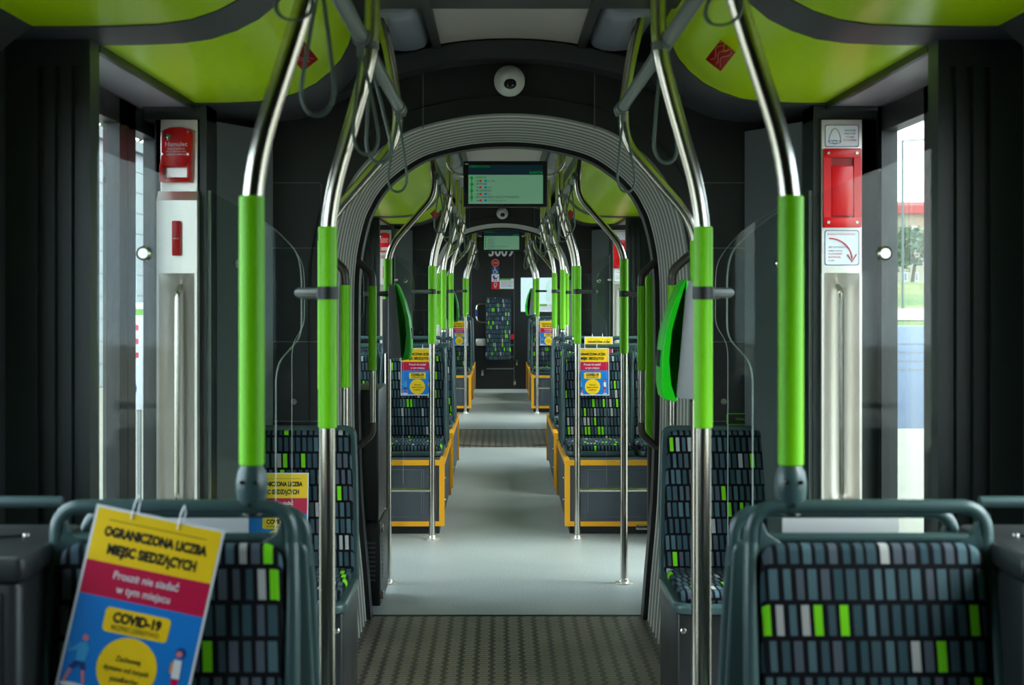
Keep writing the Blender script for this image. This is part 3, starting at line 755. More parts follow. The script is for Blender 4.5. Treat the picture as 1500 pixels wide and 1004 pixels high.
for sx in (-1, 1): STR[(sx, 1)] = [7.25, 7.95, 8.6, 9.2, 9.9, 10.4, 11.2, 11.9, 12.45]; STR[(sx, 2)] = [15.3, 16.1, 17.0, 17.8, 18.6, 19.5]
ORD = ['nearest', 'second', 'third', 'fourth', 'fifth', 'sixth', 'seventh', 'eighth', 'ninth']
for (sx, c), ys in STR.items():
    for i, y in enumerate(ys):
        lab = 'grey loop strap, %s overhead rail, %s carriage, %s one from the viewer' % (SIDE[sx], ('nearest', 'middle', 'farthest')[c], ORD[i])
        rz = random.uniform(-.5, .5)
        if not used: st0.location = (sx*RAILX, y, RAILZ); st0['label'] = lab; used = True
        else: dup(st0, (sx*RAILX, y, RAILZ), 0, lab)
        # the loop itself hangs slightly twisted
for o in list(col.objects):                     # the two loops nearest the viewer are pulled up short
    if o.name.startswith('hanging_strap') and o.location.y < 2.3: o.scale = (1.0, 1, .53)
for o in list(col.objects):
    if o.name.startswith('loop'):
        o.rotation_euler = (random.uniform(-.08, .08), random.uniform(-.1, .1), random.uniform(-.6, .6))

# gangway grab rails
for k, (a, b) in enumerate(G):
    for sx in (-1, 1):
        for y, d, w_ in ((a-.03, -1, 'near'), (b-.06, 1, 'far')):
            t = thing('gangway_handrail', 'short green-sleeved handrail on the %s at the %s mouth of the %s bellows' % (SIDE[sx], w_, PN[k]), 'handrail', (sx*.572, y, 0), 0, 'gangway handrails')
            m = MB(); m.tube([(0, 0, .80), (0, 0, 1.455)], .0145, 12); m.build('tube', 'steel', t)
            m = MB(); m.tube([(0, 0, 1.06), (0, 0, 1.062), (0, 0, 1.418), (0, 0, 1.42)], [.015, .0175, .0175, .015], 14); m.build('sleeve', 'sleeve', t)
            xo = .062
            for z0, s_ in ((1.45, 1), (.81, -1)):
                m = MB(); m.tube(fillet([(0, 0, z0-.03*s_), (0, 0, z0+.02*s_), (sx*xo, 0, z0+.075*s_), (sx*(xo+.012), 0, z0+.078*s_)], .03), .0155, 12); m.build('bent_end', 'brown', t)
t = thing('padded_rail', 'tall flat green padded post on the right just past the first bellows', 'handrail', (.643, 6.42, 0))
m = MB(); m.rbox(-.022, -.02, .73, .022, .02, 1.47, .02, 'y'); m.build('pad', 'sleeve', t)
m = MB(); m.tube([(0, 0, .0), (0, 0, 1.0)], .013, 10); m.build('tube', 'brown', t)

# ------------------------------------------------------------------ seats
def make_seat():
    t = thing('passenger_chair', 'x', 'seat', (0, 0, 0), 0, 'patterned passenger seats')
    sh = lambda z: -.10*max(0, (1.0-z))*1.0      # recline: lower parts come forward
    def shear(mb): mb.v = [(x, y+sh(z), z) for x, y, z in mb.v]; return mb
    m = MB()
    out_ = rpoly([(-.196, .47), (.196, .47), (.186, .80), (.178, .992), (-.178, .992), (-.186, .80)], [.02, .02, .1, .035, .035, .1], 5)
    # subdivided slab so that it shears smoothly
    m.prism(out_, 'y', -.028, .0, .010); shear(m); m.build('backrest', 'fabric', t, smooth=50)
    c = MB(); c.prism(rrect(-.196, -.50, .196, -.085, .05), 'z', .452, .492, .014); c.build('cushion', 'fabric', t, smooth=50)
    f = MB()                                   # shell with its side flanges
    so = rpoly([(-.212, .42), (.212, .42), (.203, .80), (.195, 1.0), (-.195, 1.0), (-.203, .80)], [.02, .02, .1, .02, .02, .1], 5)
    f.prism(so, 'y', .0, .022, .006)
    for sx in (-1, 1):
        P = [(sx*.2045, -.03, .44), (sx*.2000, -.025, .70), (sx*.196, -.01, .90), (sx*.191, 0.0, .99)]
        f.tube(fillet(P, .1), [.0125]*len(fillet(P, .1)), 10)
    shear(f); f.build('shell', 'frame', t, smooth=50)
    h = MB()
    hp = fillet([(-.190, 0, .955), (-.190, 0, 1.049), (.190, 0, 1.049), (.190, 0, .955)], .05, 8)
    h.tube(hp, .0118, 12); h.tube([(-.185, 0, .998), (.185, 0, .998)], .0085, 10)
    for sx in (-1, 1): h.prism(rpoly([(sx*.186, .955), (sx*.140, .990), (sx*.166, 1.005), (sx*.176, 1.03)], .008, 3), 'y', -.009, .009, .002)
    h.build('top_handle', 'frame', t, smooth=50)
    p = MB(); p.prism(rrect(-.205, -.51, .205, -.07, .055), 'z', .425, .455, .008); p.build('seat_pan', 'frame', t)
    return t
seat0 = make_seat(); first = [True]
def seat(x, y, rz, lab):
    if first[0]: seat0.location = (x, y, 0); seat0.rotation_euler = (0, 0, rz); seat0['label'] = lab; first[0] = False; return seat0
    return dup(seat0, (x, y, 0), rz, lab)
XS = (.565, .992)
seatobj = {}
for sx in (-1, 1):
    s_ = SIDE[sx]
    seatobj[(sx, 'near')] = seat(sx*.565, 2.33, 0, 'nearest passenger seat on the %s, dark cloth with green and grey dashes, facing the viewer' % s_)
    seat(sx*.565, 2.50, PI, 'seat standing back to back behind the nearest %s seat, grey shell seen past its edge' % s_).location.z = -.034
    for ri, (y, w_) in enumerate(((8.93, 'first row past the first bellows'), (10.57, 'second row past the first bellows'), (17.17, 'first row past the second bellows'), (18.81, 'second row past the second bellows'))):
        for xi, x in enumerate(XS):
            p = ('aisle', 'window')[xi]
            seatobj[(sx, ri, xi)] = seat(sx*x, y, 0, 'patterned %s seat facing the viewer, %s podium, %s' % (p, s_, w_))
            seat(sx*x, y+.16, PI, '%s seat facing away on the %s podium, behind %s' % (p, s_, w_))
# low seats against the bellows walls: no handle, fabric to the top
def make_low():
    t = thing('bulkhead_chair', 'x', 'seat', (0, 0, 0), 0, 'seats against the bellows walls')
    m = MB(); o = rpoly([(-.205, .43), (.205, .43), (.195, .75), (.185, .915), (-.185, .915), (-.195, .75)], [.02, .02, .1, .03, .03, .1], 5)
    m.prism(o, 'y', -.03, 0, .01); m.v = [(x, y-.12*(.92-z), z) for x, y, z in m.v]; m.build('backrest', 'fabric', t, smooth=50)
    m = MB(); o = rpoly([(-.22, .40), (.22, .40), (.212, .75), (.203, .930), (-.203, .930), (-.212, .75)], [.02, .02, .1, .04, .04, .1], 5)
    m.prism(o, 'y', 0.0, .02, .006); m.v = [(x, y-.12*(.92-z), z) for x, y, z in m.v]; m.build('shell', 'frame', t, smooth=50)
    c = MB(); c.prism(rrect(-.20, -.50, .20, -.09, .05), 'z', .415, .455, .014); c.build('cushion', 'fabric', t, smooth=50)
    c = MB(); c.prism(rrect(-.222, -.515, .222, -.07, .05), 'z', .385, .418, .010); c.build('seat_pan', 'frame', t, smooth=50)
    return t
low0 = make_low()
for i, (sx, y, w_) in enumerate(((1, 4.99, 'first'), (-1, 4.99, 'first'), (1, 13.23, 'second'), (-1, 13.23, 'second'))):
    lab = 'patterned seat against the black wall %s of the %s bellows' % (('right' if sx > 0 else 'left'), w_)
    if i == 0: low0.location = (sx*.735, y, 0); low0['label'] = lab
    else: dup(low0, (sx*.735, y, 0), 0, lab)
    t = thing('seat_box', 'dark box carrying the patterned seat %s of the %s bellows' % (SIDE[sx], w_), 'seat base', (sx*.735, y-.25, 0))
    m = MB(); m.rbox(-.21, -.235, 0.003, .21, .24, .383, .012, 'z'); m.build('panel', 'dark2', t)
    for z in (.33, .08):
        q = MB(); q.lathe([(0, -.004), (.007, -.003), (.010, 0), (0, 0)], (-sx*.19, -.236, z), 'y', 10); q.build('bolt', 'steel', t)
    q = MB(); q.tube([(-.02, -.25, .10), (.2, -.25, .10)], .012, 10); q.build('heater_pipe', 'satin', t)
# podiums
for y0, y1, w_ in ((8.22, 9.42, 'first podium past the first bellows'), (9.80, 11.33, 'second podium past the first bellows'), (16.46, 17.66, 'first podium past the second bellows'), (18.04, 19.57, 'second podium past the second bellows')):
    for sx in (-1, 1):
        t = thing('seat_podium', 'dark grey podium edged in yellow, %s side, %s' % (SIDE[sx], w_), 'podium', (sx*.345, y0, 0), 0, 'seat podiums')
        L = y1-y0; H = .425
        m = MB(); m.box(sx*.012, .012, .075, sx*.845, L-.012, H-.004); m.build('panel', 'podium', t, smooth=0)
        m = MB(); m.box(sx*.03, .03, .0025, sx*.845, L-.03, .08); m.build('plinth', 'dark2', t, smooth=0)
        m = MB()
        m.box(sx*.0301, 0, H-.028, sx*.85, .03, H); m.box(sx*.0301, 0, .048, sx*.85, .03, .075); m.box(0, 0, .048, sx*.030, .03, H)
        m.box(0, .0301, H-.028, sx*.03, L-.0301, H); m.box(0, L-.03, .06, sx*.03, L, H)
        m.build('edge_trim', 'yellow', t, smooth=0)
        for z in (.15, .28):
            q = MB(); q.lathe([(0, 0), (.008, 0), (.006, .006), (0, .006)] if sx < 0 else [(0, 0), (.008, 0), (.006, -.006), (0, -.006)], (sx*.011, .35, z), 'x', 8); q.build('screw', 'steel', t)
        q = MB(); q.box(sx*.13, -.002+.012, .12, sx*.135, .014, .36); 
        q.tube([(sx*p[0], .011, p[1]) for p in rrect(.12, .10, .60, .37, .01)], .002, 5, closed=True); q.build('hatch_seam', 'midgrey', t)

# side lockers next to the nearest seats and the tubes from seat to wall
for sx in (-1, 1):
    t = thing('side_locker', 'dark grey waist-high locker at the %s edge, beside the nearest seat' % SIDE[sx], 'locker', (sx*.97, 2.18, 0))
    m = MB(); m.rbox(-sx*.205, 0, .004, sx*.2, .30, .955, .02, 'z', .012); m.build('body', 'dark', t)
    m = MB(); m.rbox(-sx*.212, -.006, .955, sx*.2, .31, .995, .012, 'z', .010); m.build('lid', 'dark', t)
    m = MB(); m.tube([(-sx*.155, .18, .997), (sx*.1, .07, .997)], .003, 6); m.tube([(-sx*.175, .0, .06), (-sx*.175, -.002, .94)], .0025, 6); m.build('lid_groove', 'blackrub', t)
    m = MB(); m.lathe([(0, 0), (.006, 0), (.005, .004), (0, .005)], (-sx*.155, .18, .996), 'z', 10); m.build('screw', 'steel', t)
    t = thing('wall_tube', 'horizontal grey tube from the nearest %s seat handle to the side wall' % SIDE[sx], 'rail', (sx*.755, 2.36, 1.052))
    m = MB(); m.tube([(0, 0, 0), (sx*.445, 0, 0)], .0095, 12); m.build('tube', 'frame', t)
    m = MB(); m.tube([(sx*.43, 0, 0), (sx*.444, 0, 0)], .02, 12); m.build('wall_socket', 'frame', t)

# ------------------------------------------------------------------ cabinet, validators, cameras, displays
t = thing('equipment_cabinet', 'tall black cabinet with vent slots on the left just past the first bellows', 'cabinet', (-.72, 6.42, 0))
m = MB(); m.rbox(-.15, -.20, .40, .165, .22, .97, .01, 'z'); m.build('upper_body', 'dark2', t)
m = MB(); m.rbox(-.15, -.20, .03, .172, .22, .39, .01, 'z'); m.build('lower_body', 'dark2', t)
m = MB()
for i in range(9): m.box(.172, -.14, .14+.02*i, .1745, -.06, .147+.02*i)
for i in range(9): m.box(.10, -.203, .14+.02*i, .15, -.2, .147+.02*i)
m.build('vent', 'midgrey', t)
m = MB()
for z in (.06, .35): m.rbox(.165, -.195, z, .185, -.17, z+.035, .004, 'y')
m.build('hinge', 'steel', t)

def validator(sx, y, where, px=.565):
    t = thing('ticket_validator', 'green and grey ticket validator clamped to the %s pole %s' % (SIDE[sx], where), 'ticket validator', (sx*px, y, 1.07))
    m = MB(); P = rpoly([(.006, .355), (.045, .362), (.050, .33), (.085, .20), (.088, .06), (.068, .008), (.006, .004)], .012, 4)
    m.prism([(-sx*x, z) for x, z in P], 'y', -.075, .075, .006); m.build('body', 'greyv', t)
    m = MB(); Q = [(.040, .366), (.055, .35), (.085, .28), (.107, .20), (.116, .12), (.116, .05), (.108, .004), (.065, -.002), (.082, .05), (.088, .12), (.080, .21), (.058, .29), (.034, .35)]
    m.prism(rpoly([(-sx*x, z) for x, z in Q], .01, 4), 'y', -.079, .079, .005); m.build('front_cover', 'greenv', t)
    m = MB(); m.rbox(-.025, -.024, .03, .025, .024, .29, .006, 'y'); m.build('pole_bracket', 'greyv', t)
    m = MB(); m.rbox(-sx*.112, -.04, .10, -sx*.1185, .04, .15, .003, 'x', .001); m.build('card_slot', 'blackrub', t)
validator(1, 4.35, 'before the first bellows'); validator(-1, 6.86, 'just past the first bellows'); validator(-1, 15.10, 'just past the second bellows'); validator(1, 18.9, 'near the far end wall', .44)
poleX = pole([(.44, 18.9, 0), (.44, 18.9, 1.58), (.36, 18.9, 1.84), (.335, 18.9, 2.262)], label='farthest floor pole on the right, carrying a ticket validator', name='grab_pole')

def dome(y, z, lab):
    t = thing('dome_camera', lab, 'security camera', (.002, y, z), 0, 'dome cameras')
    m = MB(); m.lathe([(0, 0), (.054, 0), (.054, -.012), (.050, -.020), (.044, -.028), (.034, -.044), (.018, -.055), (0, -.058)], (0, 0, 0), 'y', 28); m.build('housing', 'camw', t)
    q = MB(); 
    q.lathe([(0, 0), (.0225, 0), (.0215, -.008), (.0155, -.015), (.008, -.018), (0, -.019)], (0, 0, 0), 'y', 20); o = q.build('lens', 'lensb', t); o.location = (.002, -.046, -.015); o.rotation_euler = (-.45, 0, 0)
    for dx, dz in ((-.032, .032), (.032, .032), (-.036, -.025), (.036, -.025)):
        q = MB(); q.lathe([(0, 0), (.0035, 0), (.0035, -.003), (0, -.003)], (dx, -.022, dz), 'y', 8); q.build('screw', 'greyv', t)
dome(5.018, 2.133, 'white dome security camera on the black arch above the first bellows')
dome(13.258, 2.115, 'small white dome security camera below the nearer display, above the second bellows')

def display(y, lab):
    W, H = .432, .236; zc = 1.948
    t = thing('passenger_display', lab, 'display screen', (0, y, zc), 0, 'hanging passenger displays')
    m = MB(); m.rbox(-W/2, 0, -H/2, W/2, .06, H/2, .008, 'y', .005); m.build('housing', 'blackrub', t)
    s_ = MB(); x0, x1 = -.19, .193; z1, zm, z0 = .098, .047, -.102; yy = -.0012
    s_.use('scd').flat([(x0, zm), (x1, zm), (x1, z1), (x0, z1)], yy); s_.use('scr').flat([(x0, z0), (x1, z0), (x1, zm), (x0, zm)], yy)
    y2 = -.0022
    s_.use('sgr').text('KANTA', x1-.002, .052, .020, y2, 'RIGHT', .02); s_.text('CZERWCOWA', x0+.004, .084, .016, y2, 'LEFT')
    s_.flat([(-.176, -.088), (-.170, -.088), (-.170, .035), (-.176, .035)], y2)
    for i, st in enumerate(('KANTA', 'WITOSA', 'PŁOSKIEGO', 'SIKORSKIEGO-WILCZYŃSKIEGO')):
        z = .028-i*.0335
        s_.use('sgr').flat(circ(-.173, z+.003, .0085, 12), y2-.0002)
        s_.use('sgr' if i == 0 else 'stx').text(st, -.153, z, .0165 if i == 0 else .0155, y2, 'LEFT', .02 if i == 0 else 0)
        zz = z-.0165
        s_.use('stx').flat([(-.148, zz+.008), (-.136, zz+.003), (-.136, zz), (-.146, zz+.003)], y2)
        s_.use('srd').flat(rrect(-.134, zz-.001, -.121, zz+.009, .003), y2); s_.use('sbl').flat(rrect(-.108, zz-.001, -.095, zz+.009, .003), y2)
        s_.use('stx').text(('121 200', '200', '121', '117 121 126 136 141')[i], -.090, zz, .011, y2, 'LEFT')
    s_.use('paper').flat([(-.207, .099), (-.190, .099), (-.190, .105), (-.207, .105)], -.0012)
    s_.build('screen', None, t, smooth=0)
    for sx in (-1, 1):
        a = MB(); a.tube(fillet([(sx*.21, .03, .045), (sx*.255, .03, .05), (sx*.30, .03, .10), (sx*.315, .03, .31)], .04), .009, 10); a.build('bracket_arm', 'steel', t)
display(7.36, 'large black-framed stop-list display hanging from the ceiling past the first bellows')
display(15.60, 'smaller-looking stop-list display hanging farther back, past the second bellows')

# ------------------------------------------------------------------ posters
PW, PH = .207, .293
def poster_mesh():
    m = MB(); yy = -.0008
    m.use('paper').box(-PW/2, -.0008, -PH, PW/2, .0002, 0)
    b = .004; x0, x1 = -PW/2+b, PW/2-b
    y = -.0012; y2 = -.0018; y3 = -.0024
    zt, za, zb, zc = -b, -.086, -.139, -PH+b+.002
    m.use('pyel').flat([(x0, za), (x1, za), (x1, zt), (x0, zt)], y)
    m.use('pred').flat([(x0, zb), (x1, zb), (x1, za), (x0, za)], y)
    m.use('pblu').flat([(x0, zc), (x1, zc), (x1, zb), (x0, zb)], y)
    m.use('pblk').text('OGRANICZONA LICZBA', 0, -.045, .0205, y2, bold=.05, sx=.72); m.text('MIEJSC SIEDZĄCYCH', 0, -.072, .0215, y2, bold=.05, sx=.72)
    m.flat([(-.078, -.0205), (.078, -.0205), (.078, -.0195), (-.078, -.0195)], y2)
    m.use('paper').text('Proszę nie siadać', 0, -.108, .0175, y2, bold=.01, sx=.85); m.text('w tym miejscu', 0, -.129, .0175, y2, bold=.01, sx=.85)
    m.use('pyel').flat(rrect(-.052, -.190, .052, -.152, .007), y2); m.flat(circ(0, -.240, .0475, 32), y2)
    m.use('pblk').text('COVID-19', 0, -.173, .021, y3, bold=.05, sx=.82); m.text('BEZPIECZEŃSTWO', 0, -.185, .010, y3, sx=.9)
    for i, st in enumerate(('Zachowaj', 'dystans od innych', 'pasażerów')): m.text(st, 0, -.231-.0155*i, .0115, y3, bold=.015, sx=.88)
    # little walking figures
    m.use('plbl').flat([(-.082, -.215), (-.070, -.212), (-.064, -.222), (-.067, -.243), (-.081, -.243)], y2); m.flat([(-.082, -.217), (-.094, -.228), (-.096, -.215), (-.098, -.215), (-.096, -.232), (-.082, -.226)], y2)
    m.use('pnav').flat([(-.082, -.243), (-.066, -.243), (-.062, -.256), (-.070, -.256), (-.074, -.249), (-.082, -.257), (-.090, -.255)], y2)
    m.use('skin').flat(circ(-.073, -.206, .0048, 10), y2); m.flat([(-.088, -.256), (-.084, -.257), (-.090, -.278), (-.095, -.278)], y2); m.flat([(-.069, -.256), (-.064, -.256), (-.060, -.276), (-.064, -.276)], y2)
    m.use('paper').flat(circ(-.078, -.281, .021, 14, .004), y2)
    m.use('pnav').flat(circ(.078, -.200, .0085, 12), y2); m.use('skin').flat(circ(.076, -.202, .005, 10), y3)
    m.use('pora').flat([(.066, -.218), (.073, -.211), (.073, -.236), (.066, -.232)], y2); m.use('paper').flat([(.070, -.211), (.082, -.211), (.084, -.240), (.071, -.240)], y3-.0003)
    m.use('pred').flat([(.071, -.240), (.083, -.240), (.081, -.256), (.073, -.256)], y2); m.use('skin').flat([(.073, -.256), (.080, -.256), (.077, -.280), (.073, -.280)], y2)
    m.use('paper').flat(circ(.076, -.281, .012, 14, .003), y2)
    return m
pm = poster_mesh(); p0 = None
def poster(x, y, z, lab, tilt=0, rz=0, ties=True, lean=-.0):
    global p0
    t = thing('warning_poster', lab, 'poster', (x, y, z), rz, 'seat warning posters')
    if p0 is None: s_ = pm.build('printed_sheet', None, t, smooth=0); p0 = s_
    else: s_ = p0.copy(); col.objects.link(s_); s_.parent = t
    t.rotation_euler = (lean, tilt, rz)
    if ties:
        for xx in (-.045, .03):
            m = MB(); m.tube([(xx, -.003, -.012), (xx, -.003, .012), (xx, .012, .024), (xx, .036, .012), (xx, .036, -.004), (xx, .003, -.014)], .0012, 5, closed=True); m.build('cable_tie', 'paper', t)
    return t
def near_pt(px, py, s): return ((px-729.5)/s-.038, F/s, 1.4-(py-426)/s)
s = 915
c = near_pt(242, 754, s)
poster(c[0], 2.268, c[2], 'tilted yellow, red and blue seat warning poster tied to the nearest left seat', tilt=math.radians(11.8), lean=-.09)
poster(.571, 2.548, 1.010, 'warning poster seen from its blank white back, behind the nearest right seat', rz=PI, ties=False)
poster(-.585, 2.548, 1.010, 'warning poster seen from its blank white back, behind the nearest left seat', rz=PI, ties=False)
poster(-.535, 8.87, 1.045, 'warning poster on the left aisle seat, first row past the first bellows', lean=-.1)
poster(.545, 8.87, 1.045, 'warning poster on the right aisle seat, first row past the first bellows', lean=-.1)
poster(.70, 10.52, 1.062, 'warning poster peeking over the second row on the right, past the first bellows', lean=-.1)
poster(-.79, 4.915, .775, 'warning poster on the patterned seat left of the first bellows, seen through glass', lean=-.12, ties=False)
poster(-.50, 17.12, 1.04, 'warning poster on the left aisle seat in the farthest carriage', lean=-.1)
poster(.565, 17.12, 1.04, 'warning poster on the right aisle seat in the farthest carriage', lean=-.1)

# red notices on the green coves
def cove_notice(sx, y, lab):
    t = thing('hanging_notice', lab, 'notice', (sx*.585, y, 2.060), 0, 'red notices on the green ceiling coves')
    m = MB(); m.use('redd').rbox(-.027, -.0015, -.050, .027, .0015, .050, .003, 'y', .0005)
    m.use('skin')
    for i in range(3): m.tube([(-.016+.014*i+.008*math.sin(j*1.3+i), -.002, -.042+.010*j) for j in range(9)], .0009, 4)
    m.use('pora').tube([(-.024+.005*j, -.0022, .01+.012*math.sin(j)) for j in range(10)], .0009, 4)
    o = m.build('red_card', None, t); o.rotation_euler = (0, sx*math.radians(38), 0)
    c = MB(); c.tube([(0, .002, .03), (0, .01, .075)], .004, 6); c.build('holder', 'redd', t)
for sx in (-1, 1):
    cove_notice(sx, 3.95, 'red printed card under the green ceiling cove, %s side, nearest' % SIDE[sx]); cove_notice(sx, 12.2, 'red printed card under the green ceiling cove, %s side, before the second bellows' % SIDE[sx])

# lime-outlined label on the right bulkhead hatch
t = thing('wall_label', 'black label with thin lime outline on the hatch right of the first bellows', 'label', (.845, 5.044, .948))
m = MB(); m.use('blackrub').flat(rrect(-.078, -.019, .078, .019, .006), -.0005); m.use('gline').tube([(x, -.0012, z) for x, z in rrect(-.078, -.019, .078, .019, .006)], .0016, 5, closed=True); m.text('Obsługa tramwaju', 0, -.004, .013, -.0015); m.build('plate', None, t, smooth=0)

# far wall: folded jump seat and stickers
def fp(px, py): return ((px-729.5)/103-.038, 1.4-(py-426)/103)
x0, z1 = fp(711.5, 436); x1, z0 = fp(748, 527)
t = thing('jump_seat', 'tall folded seat pad with dashed cloth on the black far wall', 'seat', ((x0+x1)/2, ENDY-.12, 0))
W = (x1-x0)/2
m = MB(); m.rbox(-W, -.05, z0, W, 0, z1, .05, 'y', .02); m.build('pad', 'fabric', t)
m = MB(); m.rbox(-W+.02, 0, z0+.05, W-.02, .10, z1-.05, .02, 'y'); m.build('backing', 'dark2', t)
m = MB(); m.tube(fillet([(-W+.02, 0.02, z1-.09), (-W-.13, .02, z1-.09), (-W-.13, .02, z1-.35), (-W+.02, .02, z1-.35)], .07), .014, 10); g_ = m.build('grab_handle', 'steel', t)
m = MB(); m.tube([(-W-.13, .02, z1-.27), (-W-.13, .02, z1-.17)], .017, 12); m.build('blue_grip', 'pnav', g_, label='blue sleeve')
m = MB(); m.rbox(-W-.14, 0, .62, -W, .05, .72, .02, 'y'); m.build('hinge_bracket', 'satin', t)
m = MB(); m.rbox(W+.0, 0, z0+.29, W+.04, .03, z0+.36, .01, 'y'); m.build('red_knob', 'red', t, label='small red knob')
YY = ENDY-.003
def sticker(name, lab, cx, cz, fn):
    t = thing(name, lab, 'sticker', (cx, YY, cz), 0, 'stickers on the far wall'); m = MB(); fn(m); m.build('plate', None, t, smooth=0)
cx, cz = fp(725.6, 385.3)
def s1(m):
    m.use('red').flat(circ(0, 0, .056, 24), -.001); m.use('paper').tube([(x, -.002, z) for x, z in circ(0, 0, .050, 24)], .002, 4, closed=True)
    m.text('STOP', 0, -.009, .026, -.002, bold=.01)
sticker('round_sticker', 'round red stop sticker, topmost in the column on the far wall', cx, cz, s1)
def sq(m, c, k=.054): m.use(c).flat(rrect(-k, -k, k, k, .006), -.001)
def s2(m):
    sq(m, 'pnav'); m.use('paper').flat(circ(-.008, .036, .009, 12), -.002); m.tube([(-.008, -.002, .024), (-.008, -.002, -.004), (.018, -.002, -.006), (.03, -.002, -.03), (.04, -.002, -.026)], .0045, 6); m.tube([(-.008, -.002, .012), (.014, -.002, .012)], .004, 6)
    m.tube([(-.004+.027*math.cos(a), -.002, -.016+.027*math.sin(a)) for a in [math.radians(130+22*i) for i in range(11)]], .004, 6)
sticker('wheelchair_sticker', 'blue square sticker with white wheelchair symbol on the far wall', cx, fp(725.6, 396.3)[1], s2)
def s3(m):
    sq(m, 'paper'); m.use('pnav').flat([(-.035, .005), (.03, .005), (.018, -.02), (-.022, -.02)], -.002); m.flat([(-.035, .005), (-.035, .034), (-.012, .038), (-.006, .005)], -.002); m.tube([(.026, -.002, .002), (.044, -.002, .018)], .003, 6)
    m.flat(circ(-.018, -.034, .009, 12), -.002); m.flat(circ(.014, -.034, .009, 12), -.002)
sticker('pram_sticker', 'white square sticker with blue pram symbol on the far wall', cx, fp(725.6, 407.4)[1], s3)
def s4(m):
    sq(m, 'red'); m.use('paper').tube([(x, -.002, z) for x, z in circ(.004, .014, .018, 14, .026)], .004, 6, closed=True); m.tube([(-.012, -.002, .03), (-.012, -.002, -.02), (.0, -.002, -.036), (.012, -.002, -.02)], .004, 6)
sticker('hand_sticker', 'red square sticker with white hand symbol, lowest in the column on the far wall', cx, fp(725.6, 418.4)[1], s4)
def s5(m):
    m.use('paper').flat([(-.103, -.075), (.103, -.075), (.103, .075), (-.103, .075)], -.001); m.use('pgrn').flat([(-.103, .05), (.06, .05), (.06, .075), (-.103, .075)], -.002); m.flat([(-.103, -.075), (.103, -.075), (.103, -.068), (-.103, -.068)], -.002)
    m.use('pnav')
    for i in range(5): m.box(-.085, -.0022, .03-i*.018, .085-(.03 if i == 2 else 0), -.0018, .034-i*.018)
sticker('printed_notice', 'white landscape notice with green header right of the sticker column', fp(742.5, 416)[0], fp(742.5, 416)[1], s5)
t = thing('window_notice', 'white and green notice strip at the foot of the far wall window', 'notice', (.63, ENDY-.006, 1.15))
m = MB(); m.use('paper').flat([(-.1, -.04), (.11, -.04), (.11, .06), (-.1, .06)], -.001); m.use('pgrn').flat([(-.1, .03), (.03, .03), (.03, .06), (-.1, .06)], -.002); m.build('sheet', None, t, smooth=0)

# ------------------------------------------------------------------ outside
m = MB(); m.box(-1.3-30, -40, -.45, 200, 30, -.40); m.box(-60, 30, -.45, 9.0, 300, -.40)
struct(m.build('ground', 'conc', smooth=0))
m = MB()
gv = lambda y: -.40+max(0, min(y, 100)-30)*.0343
ys = [30, 50, 51, 60, 61, 100, 259]
sheet(m, [[(x, y, gv(y)) for x in (9, 220)] for y in ys]); tag(m.build('meadow', 'grass', smooth=0), 'grassy bank rising beyond the tracks, seen through the right door glass', 'grass')['kind'] = 'stuff'
m = MB(); sheet(m, [[(x, y, gv(y)+.03) for x in (9, 220)] for y in (51, 60)]); struct(m.build('ground_path', 'conc', smooth=0))
t = thing('apartment_block', 'cream apartment block with red roof far behind the meadow, seen through the right door', 'building', (80, 260, 2.0))
m = MB(); m.box(-12, 0, 0, 40, 12, 13.5); m.build('wall', 'stucco', t, smooth=0)
m = MB(); m.prism([(-1, 13.4), (13, 13.4), (8, 16.0), (0.2, 14.9)], 'x', -12.6, 40.6); m.build('roof', 'tile', t, smooth=0)
for i in range(14):
    for j in range(4):
        m = MB(); X = -11+2.0*i*1.0+.2; Z = 1.2+2.78*j; m.box(X-.1, -.08, Z-.1, X+1.0, 0, Z+1.5); w_ = m.build('window', 'paper', t, smooth=0)
        m = MB(); m.box(X, -.1, Z, X+.42, -.08, Z+1.4); m.box(X+.48, -.1, Z, X+.9, -.08, Z+1.4); m.build('window_pane', 'winfar', w_, smooth=0)
t = thing('street_lamp', 'thin dark street lamp with a long arm on the meadow side', 'street lamp', (16.9, 60, .6))
m = MB(); m.tube([(0, 0, 0), (0, 0, 7.1)], .05, 8); m.build('pole', 'midgrey', t)
m = MB(); m.tube([(0, 0, 7.08), (.95, 0, 7.13)], .035, 6); m.build('arm', 'midgrey', t)
m = MB(); m.rbox(.9, -.12, 7.08, 1.4, .12, 7.17, .03, 'z'); m.build('lamp_head', 'midgrey', t)
t = thing('info_board', 'pale blue lettered board beside the platform, seen through the right door glass', 'sign', (3.05, 10.2, 0))
m = MB(); m.use('adblue').rbox(-.5, -.02, .42, .7, .02, 1.15, .02, 'y', .006)
m.use('greyv')
for i in range(4): m.box(-.42, -.0225, 1.02-.06*i, -.05, -.0195, 1.028-.06*i)
m.text('30', -.36, .6, .14, -.022, bold=.01); m.build('board', None, t)
for x in (-.45, .6):
    m = MB(); m.box(x-.02, -.015, -.4, x+.02, .015, .43); m.build('leg', 'paper', t, smooth=0)
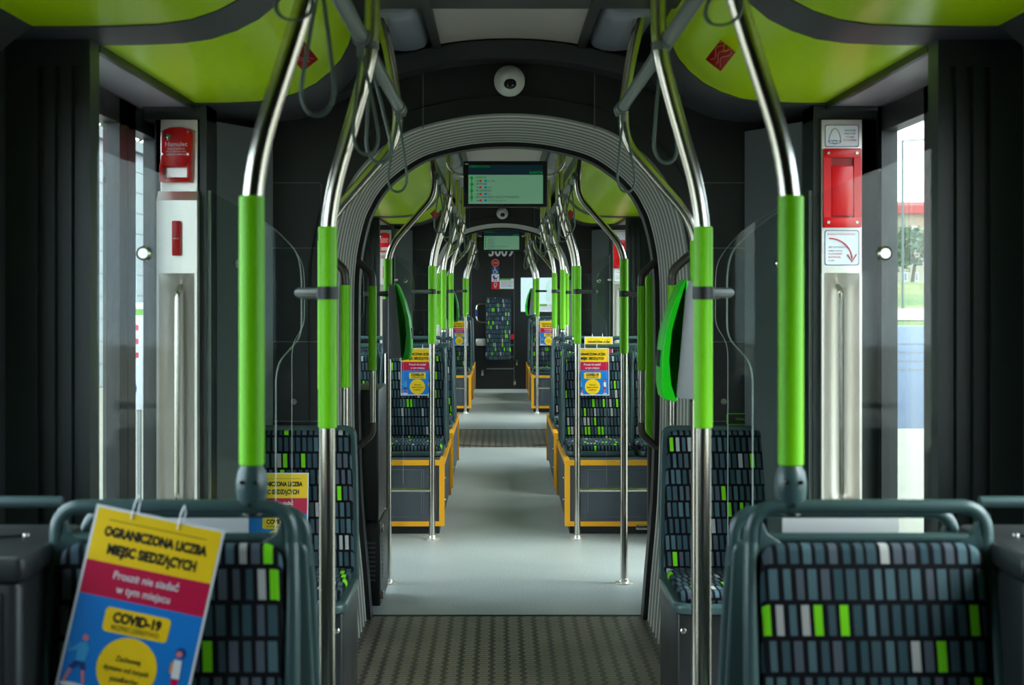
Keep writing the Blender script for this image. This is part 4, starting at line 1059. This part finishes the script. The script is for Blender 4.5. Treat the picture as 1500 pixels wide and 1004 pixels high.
def tree(x, y, z, h, r, lab, n=260, gr='trees outside'):
    t = thing('tree', lab, 'tree', (x, y, z), 0, gr)
    m = MB(); m.tube([(0, 0, 0), (.05*h, 0, .35*h), (0, 0, .7*h)], [.035*h, .025*h, .01*h], 8); m.build('trunk', 'bark', t)
    m = MB(); rnd = random.Random(int(x*7+y))
    for i in range(n):
        th, ph = rnd.uniform(0, 2*PI), math.acos(rnd.uniform(-1, 1)); k = rnd.uniform(.55, 1)
        c = Vector((r*k*math.sin(ph)*math.cos(th), r*k*math.sin(ph)*math.sin(th), h*.62+h*.36*k*math.cos(ph)))
        R = rnd.uniform(.08, .17)*r*1.2; q = []
        for j in range(6):
            a, b = rnd.uniform(0, 2*PI), rnd.uniform(-1, 1); q.append(c+Vector((math.cos(a), math.sin(a), b))*R)
        m.add(q, [(0, 1, 2), (2, 3, 4), (0, 4, 5), (1, 3, 5)])
    m.build('crown', 'leaf', t, smooth=0)
tree(62, 215, 2.0, 9.5, 3.2, 'round green tree in front of the cream apartment block'); tree(51.5, 190, 2.0, 6.5, 2.2, 'smaller dark bush-like tree left of the round green tree')
for i, (x, y) in enumerate(((-14.5, 24), (-14.5, 32.5), (-14.8, 41), (-15, 49.5), (-15.5, 58))): tree(x, y, -.4, 9, 3.0, 'leafy green tree behind the pale building on the left, %s one' % ORD[i], 200)
t = thing('panel_building', 'pale flat building clad in horizontal panels outside the left door', 'building', (-7.4, 14, -.4))
m = MB(); m.box(-3, 0, 0, 0, 40, 4.6); m.build('wall', 'facade', t, smooth=0)
m = MB(); m.box(-3.1, -.1, 4.6, .12, 40, 4.8); m.build('roof_edge', 'midgrey', t, smooth=0)
for i in range(6):
    m = MB(); m.box(0, 2+6*i, .9, .03, 3.1+6*i, 2.2); m.build('window', 'winfar', t, smooth=0)
t = thing('notice_board', 'small white notice with red lettering blocks standing outside the left door', 'sign', (-2.45, 9.4, -.4))
m = MB(); m.use('paper').rbox(-.09, -.02, 1.02, .10, .02, 1.72, .01, 'y', .004)
m.use('pgrn').box(-.08, -.0215, 1.64, .09, -.018, 1.68)
m.use('pred')
for i in range(3): m.box(-.06, -.0215, 1.54-.09*i, .06, -.018, 1.575-.09*i)
m.use('pnav').flat(circ(0, 1.16, .05, 20), -.021); m.build('board', None, t)
for x in (-.05, .06):
    m = MB(); m.box(x-.012, -.012, 0, x+.012, .012, 1.03); m.build('leg', 'greyv', t, smooth=0)
t = thing('guard_railing', 'light metal railing along the platform outside the left door', 'railing', (-2.6, 5.5, -.4))
for z in (.35, .55, .75, .95):
    m = MB(); m.tube([(0, 0, z), (0, 3.3, z)], .018, 6); m.build('rail', 'alu', t)
for y in (0, 1.1, 2.2, 3.3):
    m = MB(); m.tube([(0, y, 0), (0, y, 1.0)], .02, 6); m.build('post', 'alu', t)
t = thing('white_kiosk', 'plain white building ahead of the tram, seen through the far window', 'building', (3.4, 34, -.4))
m = MB(); m.box(-4, 0, 0, 3.2, 3, 4.2); m.build('wall', 'lightw', t, smooth=0)
m = MB(); m.box(.6, -.05, .2, 1.3, 0, 2.3); m.build('door', 'winfar', t, smooth=0)
